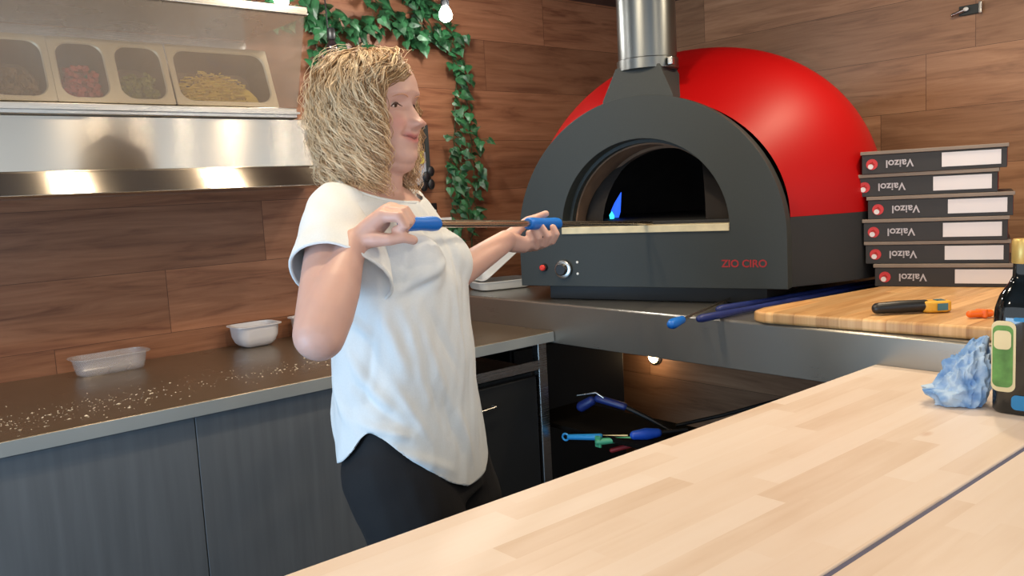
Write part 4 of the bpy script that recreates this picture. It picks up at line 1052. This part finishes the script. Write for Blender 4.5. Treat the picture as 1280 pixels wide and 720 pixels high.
# tint: skin, lips, cheeks, knuckles
hl = np.array([(co-np.array(HC)) @ np.array(HF), (co-np.array(HC)) @ np.array(HL), (co-np.array(HC)) @ np.array(UZ)]).T
base_c = np.array(lin((200, 162, 150))); lip_c = np.array(lin((182, 98, 100))); bl_c = np.array(lin((204, 132, 118))); kn_c = np.array(lin((206, 138, 128)))
y_, z_ = hl[:, 1], hl[:, 2]; fr = np.clip((hl[:, 0]-.03)/.03, 0, 1)*(np.abs(z_) < .13)
lips = 0.8*fr*np.exp(-(np.abs(y_)/.024)**6)*np.exp(-(np.abs(z_+.0628-np.abs(y_)*.25)/.0090)**4)
blush = fr*0.55*(np.exp(-((np.abs(y_)-.040)/.018)**2-((z_+.032)/.018)**2)+0.7*np.exp(-(y_/.012)**2-((z_+.03)/.010)**2))
mouth = fr*np.exp(-(np.abs(y_)/.027)**6)*np.exp(-((z_+.0625-np.abs(y_)*.28)/.0018)**2)
knc = np.zeros(len(co))
for p in ((0.8280, 1.2570, 1.3020), (0.8470, 1.2680, 1.3030), (0.8610, 1.2830, 1.3100), (0.8490, 1.2620, 1.2750), (1.3490, 1.4270, 1.2650), (1.3280, 1.4430, 1.2660), (1.3140, 1.4530, 1.2620), (1.3750, 1.4780, 1.2960), (1.3210, 1.4860, 1.2200), (0.6510, 1.2600, 1.1040)):
    knc = np.maximum(knc, 0.55*np.exp(-(np.linalg.norm(co-np.array(p), axis=1)/.016)**2))
tint = np.ones((len(co), 4)); c3 = np.tile(base_c, (len(co), 1))
for wgt_, cc in ((blush, bl_c), (knc, kn_c), (lips, lip_c), (mouth, np.array(lin((90, 30, 34))))):
    c3 = c3*(1-wgt_[:, None])+cc*wgt_[:, None]
tint[:, :3] = c3
ca = me.color_attributes.new('tint', 'FLOAT_COLOR', 'POINT'); ca.data.foreach_set('color', tint.astype(np.float32).ravel())
set_co(me, co-np.array(foot)); smooth_all(me); me.materials.clear(); me.materials.append(M['skin'])
bo = bpy.data.objects.new('body', me); C.objects.link(bo); bo.parent = per

# eyes, lashes, brows
M['sclera'] = mat('eye_white', (196, 182, 174), 0.25, var=0.02); M['iris'] = mat('dark_brown_iris', (58, 40, 30), 0.15, var=0.1)
M['lash'] = mat('eyelash', (70, 44, 36), 0.6); M['brow'] = mat('light_brown_eyebrow', (196, 148, 118), 0.8)
def surf(y, z):
    """front surface x of the head at lateral y, height z"""
    i = int(round((z+.1215)/(.231)*(nz-1))); i = max(0, min(nz-1, i))
    r = hv[i]; k = [q for q in range(nt) if r[q, 0] > 0.01]
    k = min(k, key=lambda q: abs(r[q, 1]-y)); return r[k, 0]
RH = Matrix((HF, HL, UZ)).transposed()
for s_ in (1, -1):
    ec = (surf(.031*s_, 0.001)-.0085, .031*s_, 0.0010)
    e = MB().ellipsoid(hw(ec), (.0118, .0118, .0112), RH, 24, 16).build('eye', M['sclera'], per)
    g = rotz(HF, 5)  # gaze
    ic = Vector(hw(ec))+g*.0085-UZ*0.0003
    q = g.to_track_quat('Z', 'Y').to_matrix()
    MB().lathe([(0.001, .0035), (.0030, .0033), (.0058, .0022), (.0068, .0006), (.0068, -.001), (.001, -.001)][::-1], 20, ic, q).build('iris', M['iris'], e)
    yy = [(.031+t*.0130)*s_ for t in (-1, -.6, -.2, .2, .6, 1)]
    zu = [-.001, .0034, .0052, .0050, .0030, -.002]; zd = [-.001, -.0032, -.0042, -.0042, -.0030, -.002]
    def lidp(zz_, o): return [hw((max(ec[0]+math.sqrt(max(1e-7, .0118**2-(y-ec[1])**2*0.78-(z-ec[2])**2)), surf(y, z)-.001)+o, y, z)) for y, z in zip(yy, zz_)]
    MB().tube(lidp(zu, .0012), [.0006, .0015, .0020, .0020, .0016, .0006], 6).build('upper_eyelash', M['lash'], per)
    MB().tube(lidp(zd, .0006), [.0004, .0006, .0007, .0007, .0006, .0004], 6).build('lower_eyelash', M['lash'], per)
    by_ = [(.012+.034*t)*s_ for t in (0, .2, .4, .6, .8, 1)]; bz = [.0165, .0190, .0205, .0210, .0195, .0160]
    MB().tube([hw((surf(y, z)+.0003, y, z)) for y, z in zip(by_, bz)], [.0008, .0013, .0015, .0013, .0010, .0004], 8).build('eyebrow', M['brow'], per)

# ---- clothes: voxel volume, cut at hem, neckline and cuffs, folds pushed along the normals
S = MB()
shirt_sec = [(0.76, .138, .192, .014), (0.80, .138, .192, .014), (0.87, .136, .190, .008), (0.95, .132, .182, .004), (1.03, .132, .174, .004), (1.11, .128, .168, .002), (1.18, .130, .172, -.002), (1.24, .124, .178, -.014), (1.30, .106, .178, -.030), (1.345, .086, .165, -.042), (1.372, .066, .120, -.050), (1.392, .058, .082, -.052), (1.42, .054, .066, -.050)]
S.loft([ring(tc(z, s), a, b, z, 48) for z, a, b, s in shirt_sec])
for s_ in (1, -1): S.ellipsoid(TX+BF*0.064+BL*0.060*s_+UZ*1.215, (0.064, 0.068, 0.070))
CR = SR.lerp(ER, .50); CL = SL.lerp(EL, .50)
S.ellipsoid(SR+BL*0.02-UZ*0.01, (0.062, 0.062, 0.062)); S.ellipsoid(SL-BL*0.02-UZ*0.01, (0.058, 0.058, 0.058))
me = remesh(S, 0.0048)
lap_smooth(me, 10)
co = get_co(me); no = get_no(me)
tx = np.array(TX); bf = np.array(BF); bl = np.array(BL)
def ang(co):
    q = co-tx; return np.degrees(np.arctan2(-(q @ bl), q @ bf))   # 0 front, +90 her right (camera side)
A_ = ang(co)
def seg(a0, z0, a1, z1, w, amp, taper=True):
    """fold ridge between two points on the (angle, height) wrap"""
    k = .0028   # metres per degree around the torso
    p = np.stack([A_*k, co[:, 2]], 1); a = np.array([a0*k, z0]); b = np.array([a1*k, z1]); ab = b-a
    t = np.clip(((p-a) @ ab)/(ab @ ab), 0, 1); dist = np.linalg.norm(p-(a+t[:, None]*ab), axis=1)
    tp = np.sin(np.pi*np.clip(t, .04, .96))**.6 if taper else 1
    return amp*np.exp(-(dist/w)**2)*tp
trunk = ((co-tx) @ bl > -.185)
disp = np.zeros(len(co))
for f in ((62, 1.185, 20, 1.235, .013, .009), (66, 1.165, 26, 1.205, .012, -.008), (75, 1.15, 60, 1.03, .012, .008), (60, 1.15, 46, 0.98, .011, .007), (50, 1.14, 28, 0.95, .012, .007), (42, 1.15, 12, 1.0, .011, -.006),
          (100, 1.08, 70, .96, .011, .008), (95, 1.02, 62, .93, .010, -.007), (92, .95, 60, .915, .009, .007), (120, 1.05, 95, .93, .012, .007), (80, 1.10, 88, .97, .009, -.006),
          (135, 1.02, 110, .95, .011, -.006), (75, .90, 30, .83, .010, .006), (20, .95, 8, .82, .013, .007), (35, 1.0, 22, .86, .011, -.006), (150, .98, 118, .90, .011, .006),
          (104, 1.16, 80, 1.10, .010, .007), (55, 1.08, 32, .90, .009, -.005), (70, 1.02, 48, .90, .008, .005), (10, 1.2, 2, 1.0, .012, .006), (85, 1.30, 50, 1.26, .014, .006), (35, 1.33, 15, 1.24, .010, -.004)):
    disp += seg(*f)
nz_ = np.array([noise.noise(Vector((a*.05, z*7, 1.3)))*.0045+noise.noise(Vector((a*.12+z*14, z*9, 4.7)))*.0030 for a, z in zip(A_, co[:, 2])])
disp = disp+nz_*np.clip((1.36-co[:, 2])/.06, 0.3, 1)
co = co+no*disp[:, None]
# hem curve: flap in front, notch at the side, flap behind
def hem(a):
    a = np.where(a < -60, -60-(a+60)*0.02, a); a = np.abs(a)
    return np.interp(a, [0, 18, 35, 50, 62, 74, 84, 90, 96, 106, 118, 135, 155, 180], [.790, .792, .812, .846, .876, .912, .934, .920, .896, .868, .856, .850, .846, .846])
def cut(me, co, field, snap):
    """drop faces wholly outside, slide straddling vertices onto the curve"""
    bm = bmesh.new(); bm.from_mesh(me); bm.verts.ensure_lookup_table()
    for v in bm.verts: v.co = co[v.index]
    keep = field >= 0
    dead = [f for f in bm.faces if not any(keep[v.index] for v in f.verts)]
    out = [v for v in bm.verts if not keep[v.index]]
    tgt = {v.index: snap(np.array(v.co)[None], v.index)[0] for v in out if any(any(keep[w.index] for w in f.verts) for f in v.link_faces)}
    for v in out:
        if v.index in tgt: v.co = tgt[v.index]
    bmesh.ops.delete(bm, geom=dead, context='FACES')
    bmesh.ops.delete(bm, geom=[v for v in bm.verts if not v.link_faces], context='VERTS')
    for _ in range(6):
        bv = [v for v in bm.verts if v.is_boundary]
        nw = {v: sum((e.other_vert(v).co for e in v.link_edges if e.is_boundary), Vector())/max(1, sum(e.is_boundary for e in v.link_edges)) for v in bv}
        for v in bv: v.co = v.co.lerp(nw[v], 0.5)
    bm.to_mesh(me); bm.free(); me.update(); return get_co(me)
f = co[:, 2]-hem(A_)
co = cut(me, co, f, lambda p, i: np.stack([p[:, 0], p[:, 1], hem(ang(p))], 1))
def plane_cut(me, co, c, n, mask):
    c = np.array(c); n = np.array(n)/np.linalg.norm(n)
    fld = np.where(mask(co), -((co-c) @ n), 1.0)
    return cut(me, co, fld, lambda p, i: p-((p-c) @ n)[:, None]*n)
# neckline
nc = TX-BF*0.045+UZ*1.378; nn = (UZ-BF*-0.42).normalized()
co = plane_cut(me, co, nc, nn, lambda c: np.linalg.norm((c-np.array(nc))[:, :2], axis=1) < .125)
set_co(me, co)
# sleeves: wide short tubes set into the trunk
dR = (ER-SR).normalized(); nR = (dR-BF*0.06).normalized(); dL = (EL-SL).normalized()
def sleeve(build, c, n, seed):
    Q = MB(); build(Q); m = remesh(Q, 0.0048); lap_smooth(m, 8)
    co = get_co(m); no = get_no(m)
    ds = np.array([noise.noise(Vector((p[0]*26+seed, p[1]*26, p[2]*11)))*.0050 for p in co])
    co = co+no*ds[:, None]
    return m, plane_cut(m, co, c, n, lambda c_: np.ones(len(c_), bool))
def bR(Q):
    Q.capsule([SR+BL*0.05-UZ*0.02, SR+UZ*0.003-BL*0.004, SR.lerp(ER, .25)+BL*0.004, SR.lerp(ER, .85)+BL*0.006], [0.056, 0.060, 0.068, 0.080], 28)
    Q.capsule([SR+BL*0.06-UZ*0.06, SR.lerp(ER, .35)+BL*0.050+BF*0.012, SR.lerp(ER, .8)+BL*0.062+BF*0.030], [0.055, 0.062, 0.066], 24)
def bL(Q):
    Q.capsule([SL-BL*0.04, SL, SL.lerp(EL, .25), SL.lerp(EL, .85)], [0.056, 0.058, 0.060, 0.064], 24)
parts_ = [me]
for bf_, c_, n_, sd in ((bR, CR, nR, 0), (bL, CL, dL, 5)):
    m_s, co_s = sleeve(bf_, c_, n_, sd); set_co(m_s, co_s); parts_.append(m_s)
bm = bmesh.new()
for m_s in parts_: bm.from_mesh(m_s)
bm.to_mesh(me); bm.free()
set_co(me, get_co(me)-np.array(foot)); smooth_all(me); me.materials.clear(); me.materials.append(M['shirt'])
so = bpy.data.objects.new('t_shirt', me); C.objects.link(so); so.parent = per
sm = so.modifiers.new('Solid', 'SOLIDIFY'); sm.thickness = 0.0022; sm.offset = 0
# collar rib following the neckline
def boundary(me, c, r):
    bm = bmesh.new(); bm.from_mesh(me); pts = [v.co.copy()+foot for v in bm.verts if v.is_boundary and (v.co+foot-c).length < r]; bm.free(); return pts
bpts = boundary(me, nc, 0.14)
if len(bpts) > 12:
    k_ = 40; rad_ = []
    an = [math.atan2((p-nc).dot(BL), (p-nc).dot(BF)) for p in bpts]
    loop = []
    for i in range(k_):
        w = -PI+2*PI*i/k_; sel = [p for p, a in zip(bpts, an) if abs((a-w+PI) % (2*PI)-PI) < 0.22]
        if sel: loop.append(sum(sel, Vector())/len(sel))
    MB().tube(loop+[loop[0], loop[1]], 0.0042, 8, cap=False).build('collar_rib', M['shirt'], so)
def cuff(c, n, r):
    pts = boundary(me, c, r); n = n.normalized(); a = n.orthogonal().normalized(); b = n.cross(a); loop = []
    for i in range(32):
        w = -PI+2*PI*i/32; sel = [p for p in pts if abs((math.atan2((p-c).dot(b), (p-c).dot(a))-w+PI) % (2*PI)-PI) < 0.25]
        if sel: loop.append(sum(sel, Vector())/len(sel))
    if len(loop) > 8: MB().tube(loop+[loop[0], loop[1]], 0.0030, 8, cap=False).build('sleeve_hem', M['shirt'], so)
cuff(CR, nR, 0.13); cuff(CL, dL, 0.11)

# trousers
T = MB()
T.loft([ring(tc(z, s), a, b, z, 40) for z, a, b, s in ((0.76, .122, .172, .026), (0.82, .124, .176, .018), (0.90, .122, .176, .008), (0.97, .114, .164, .004))])
for s_, fw in ((1, 0.0), (-1, 0.035)):
    h = TX+BL*0.085*s_+BF*0.015; k = TX+BL*0.09*s_+BF*(0.075+fw); a = TX+BL*0.095*s_+BF*(0.03+fw)
    T.capsule([h+UZ*0.83, h+BF*0.040+UZ*0.70, k+UZ*0.47, k-BF*0.005+UZ*0.40, a+UZ*0.25, a+UZ*0.10], [0.108, 0.100, 0.070, 0.066, 0.064, 0.060], 20)
me2 = remesh(T, 0.006); lap_smooth(me2, 6)
co2 = get_co(me2); no2 = get_no(me2)
d2 = np.array([noise.noise(Vector((p[0]*14, p[1]*14, p[2]*9)))*.004+noise.noise(Vector((p[0]*30, p[1]*30, p[2]*22)))*.0018 for p in co2])
co2 = co2+no2*d2[:, None]
co2 = cut(me2, co2, co2[:, 2]-0.075, lambda p, i: np.stack([p[:, 0], p[:, 1], np.full(len(p), .075)], 1))
set_co(me2, co2-np.array(foot)); smooth_all(me2); me2.materials.clear(); me2.materials.append(M['trousers'])
to = bpy.data.objects.new('trousers', me2); C.objects.link(to); to.parent = per
for s_, fw in ((1, 0.0), (-1, 0.035)):
    a = TX+BL*0.095*s_+BF*(0.03+fw); sh_ = MB()
    sec = [(-.075, .030, .034, .040), (-.05, .040, .040, .060), (.0, .044, .044, .070), (.06, .046, .040, .055), (.12, .046, .034, .040), (.165, .036, .028, .028), (.185, .014, .014, .018)]
    rings = []
    for x, w_, h1, top_ in sec:
        rings.append([a+BF*x+BL*(w_*math.cos(q))+UZ*(max(0.0005, top_*0.5+top_*0.55*math.sin(q))) for q in [2*PI*i/20 for i in range(20)]])
    sh_.loft(rings).build('shoe', M['black'], per)

# ---- hair
hr = MB(); tints = []
def skull(az, el):
    """scalp radius by direction"""
    return 0.090-0.007*math.cos(az)*math.cos(el)-0.013*abs(math.sin(az))*math.cos(el)+0.008*math.sin(el)
def hair_path(az, el, sgn, rnd, zend, puff, lim):
    pts = []; aze = sgn*max(abs(az), lim) if abs(az) < lim else az
    n = 30
    # dome part then fall
    L1 = max(0.12, el)*0.115; L2 = -zend+0.0; tot = L1+L2
    for i in range(n+1):
        s = tot*i/n
        m = min(1, s/max(.035, L1*0.8)); ms = m*m*(3-2*m)
        a = az+(aze-az)*ms
        if s < L1:
            e = el*(1-s/L1); r = skull(a, e)+0.006+puff*(0.35+0.65*min(1, s/.05))
            p = Vector((-.012+r*math.cos(e)*math.cos(a), r*math.cos(e)*math.sin(a), .006+r*math.sin(e)*1.04))
        else:
            q = (s-L1)/max(1e-3, L2); r0 = skull(a, 0)+0.006+puff
            r = r0*(1+0.05*math.sin(q*PI*0.9)-(0.15+0.13*(abs(a) > 2.0))*q*q)
            p = Vector((-.012+r*math.cos(a), r*math.sin(a), .006-(s-L1)))
        pts.append(p)
    return pts
def add_strand(pts, rad, color, amp, wl, ph, n=5, frz=0.0):
    out = []; acc = 0; prev = pts[0]; rr_ = []
    N_ = len(pts)
    for i, p in enumerate(pts):
        acc += (p-prev).length; prev = p
        t = (pts[min(i+1, N_-1)]-pts[max(i-1, 0)]).normalized()
        rad_out = Vector((p.x+.012, p.y, 0)); rad_out = rad_out.normalized() if rad_out.length > 1e-4 else Vector((0, 0, 1))
        b = t.cross(rad_out); b = b.normalized() if b.length > 1e-5 else Vector((0, 1, 0)); c = b.cross(t)
        env = (0.25*min(1, i/4)+0.75*min(1, i/(N_*0.75))**1.6)*amp
        w = 2*PI*acc/wl+ph
        q = p+b*math.cos(w)*env+c*math.sin(w)*env*0.8+Vector((rng.randn(), rng.randn(), rng.randn()))*frz
        out.append(hw(q)); rr_.append(rad*(1-0.55*(i/N_)**2))
    k0 = len(hr.v); hr.tube(out, rr_, n, cap=False); tints.append((k0, len(hr.v), color, n))
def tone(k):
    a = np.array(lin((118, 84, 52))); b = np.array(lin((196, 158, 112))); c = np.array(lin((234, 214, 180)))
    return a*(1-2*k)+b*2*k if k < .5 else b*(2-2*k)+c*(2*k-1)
# inner mass so that no scalp shows
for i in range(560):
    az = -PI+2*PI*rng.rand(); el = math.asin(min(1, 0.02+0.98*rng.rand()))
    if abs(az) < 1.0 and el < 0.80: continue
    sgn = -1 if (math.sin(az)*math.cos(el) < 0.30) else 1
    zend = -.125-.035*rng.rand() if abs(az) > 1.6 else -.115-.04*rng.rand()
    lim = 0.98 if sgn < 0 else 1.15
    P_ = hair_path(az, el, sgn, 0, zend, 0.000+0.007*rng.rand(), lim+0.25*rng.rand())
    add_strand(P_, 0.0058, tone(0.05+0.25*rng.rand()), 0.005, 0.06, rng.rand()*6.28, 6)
# curl locks
for i in range(480):
    az = -PI+2*PI*rng.rand(); el = math.asin(min(1, 0.0+1.0*rng.rand()))
    if abs(az) < 0.95 and el < 0.72: continue
    if math.sin(az) > 0 and rng.rand() < 0.35 and el < .8: continue
    sgn = -1 if (math.sin(az)*math.cos(el) < 0.30) else 1
    back = abs(az) > 2.0
    zend = -(.115+.05*rng.rand()) if back else -(.10+.075*rng.rand())
    puff = 0.007+0.017*rng.rand()
    lim = (0.76 if sgn < 0 else 1.15)+0.55*rng.rand()**1.3
    P_ = hair_path(az, el, sgn, 0, zend, puff, lim)
    amp = 0.005+0.0100*rng.rand()**1.3; wl = 0.034+0.034*rng.rand(); ph = rng.rand()*6.28; base_t = 0.02+0.9*rng.rand()
    for k in range(10):
        o = Vector((rng.randn(), rng.randn(), rng.randn()))*0.0036
        add_strand([p+o*(0.5+j/30) for j, p in enumerate(P_)], 0.0006+0.0005*rng.rand(), tone(min(1, max(0, base_t+rng.randn()*.13))), amp*(0.7+0.5*rng.rand()), wl*(0.93+0.14*rng.rand()), ph+rng.randn()*.45, 3)
# fine flyaways
for i in range(70):   # brighter loose outer curls
    az = -PI+2*PI*rng.rand(); el = math.asin(0.1+0.8*rng.rand())
    if abs(az) < 1.2 or (math.sin(az) > .3): continue
    P_ = hair_path(az, el, -1, 0, -(.12+.06*rng.rand()), 0.022+0.008*rng.rand(), 0.9+0.3*rng.rand())
    a_, w_, p0, b0_ = 0.008+0.006*rng.rand(), 0.045+0.02*rng.rand(), rng.rand()*6.28, 0.6+0.35*rng.rand()
    for k in range(6):
        o = Vector((rng.randn(), rng.randn(), rng.randn()))*0.0016
        add_strand([p+o for p in P_], 0.0009, tone(b0_), a_, w_, p0+rng.randn()*.15, 4)
for i in range(1100):
    az = -PI+2*PI*rng.rand(); el = math.asin(min(1, rng.rand()))
    if abs(az) < 0.9 and el < 0.8: continue
    sgn = -1 if (math.sin(az)*math.cos(el) < 0.30) else 1
    P_ = hair_path(az, el, sgn, 0, -(.06+.12*rng.rand()), 0.010+0.030*rng.rand()**1.6, (0.86 if sgn < 0 else 1.15)+0.6*rng.rand())
    n0 = int(rng.rand()*8)
    add_strand(P_[n0:], 0.00045, tone(0.75+0.25*rng.rand()), 0.008+0.014*rng.rand(), 0.03+0.04*rng.rand(), rng.rand()*6.28, 3, 0.0006)
ho = hr.build('hair', M['hair'], per, fixn=False, smooth=False)
hm = ho.data; smooth_all(hm)
tc_ = np.ones((len(hr.v), 4), np.float32)
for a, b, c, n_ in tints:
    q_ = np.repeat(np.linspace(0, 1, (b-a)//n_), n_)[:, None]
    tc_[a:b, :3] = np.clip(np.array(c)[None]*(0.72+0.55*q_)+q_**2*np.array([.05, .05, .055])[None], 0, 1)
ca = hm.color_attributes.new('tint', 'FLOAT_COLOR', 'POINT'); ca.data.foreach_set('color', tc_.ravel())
# ------------------------------------------------------------------ world, camera, colour
w = bpy.data.worlds.new('World'); bpy.context.scene.world = w; w.use_nodes = True
bg = w.node_tree.nodes['Background']; bg.inputs['Color'].default_value = (0.80, 0.90, 1.0, 1); bg.inputs['Strength'].default_value = 1.2
cam = bpy.data.cameras.new('camera'); co = bpy.data.objects.new('camera', cam); C.objects.link(co)
cam.sensor_width = 36; cam.lens = 36*1056/1280; cam.clip_start = 0.02
Rc = [[0.75659092, -0.65178941, -0.05235219], [-0.11282369, -0.05126308, -0.99229175], [0.64408151, 0.75666549, -0.11232247]]
m4 = Matrix((Rc[0], [-x for x in Rc[1]], [-x for x in Rc[2]])).transposed().to_4x4(); m4.translation = Vector((0, 0, 1.35))
co.matrix_world = m4
sc = bpy.context.scene; sc.camera = co
sc.view_settings.view_transform = 'Standard'; sc.view_settings.look = 'None'; sc.view_settings.gamma = 1; sc.view_settings.exposure = 0.0
sc.view_settings.use_curve_mapping = False
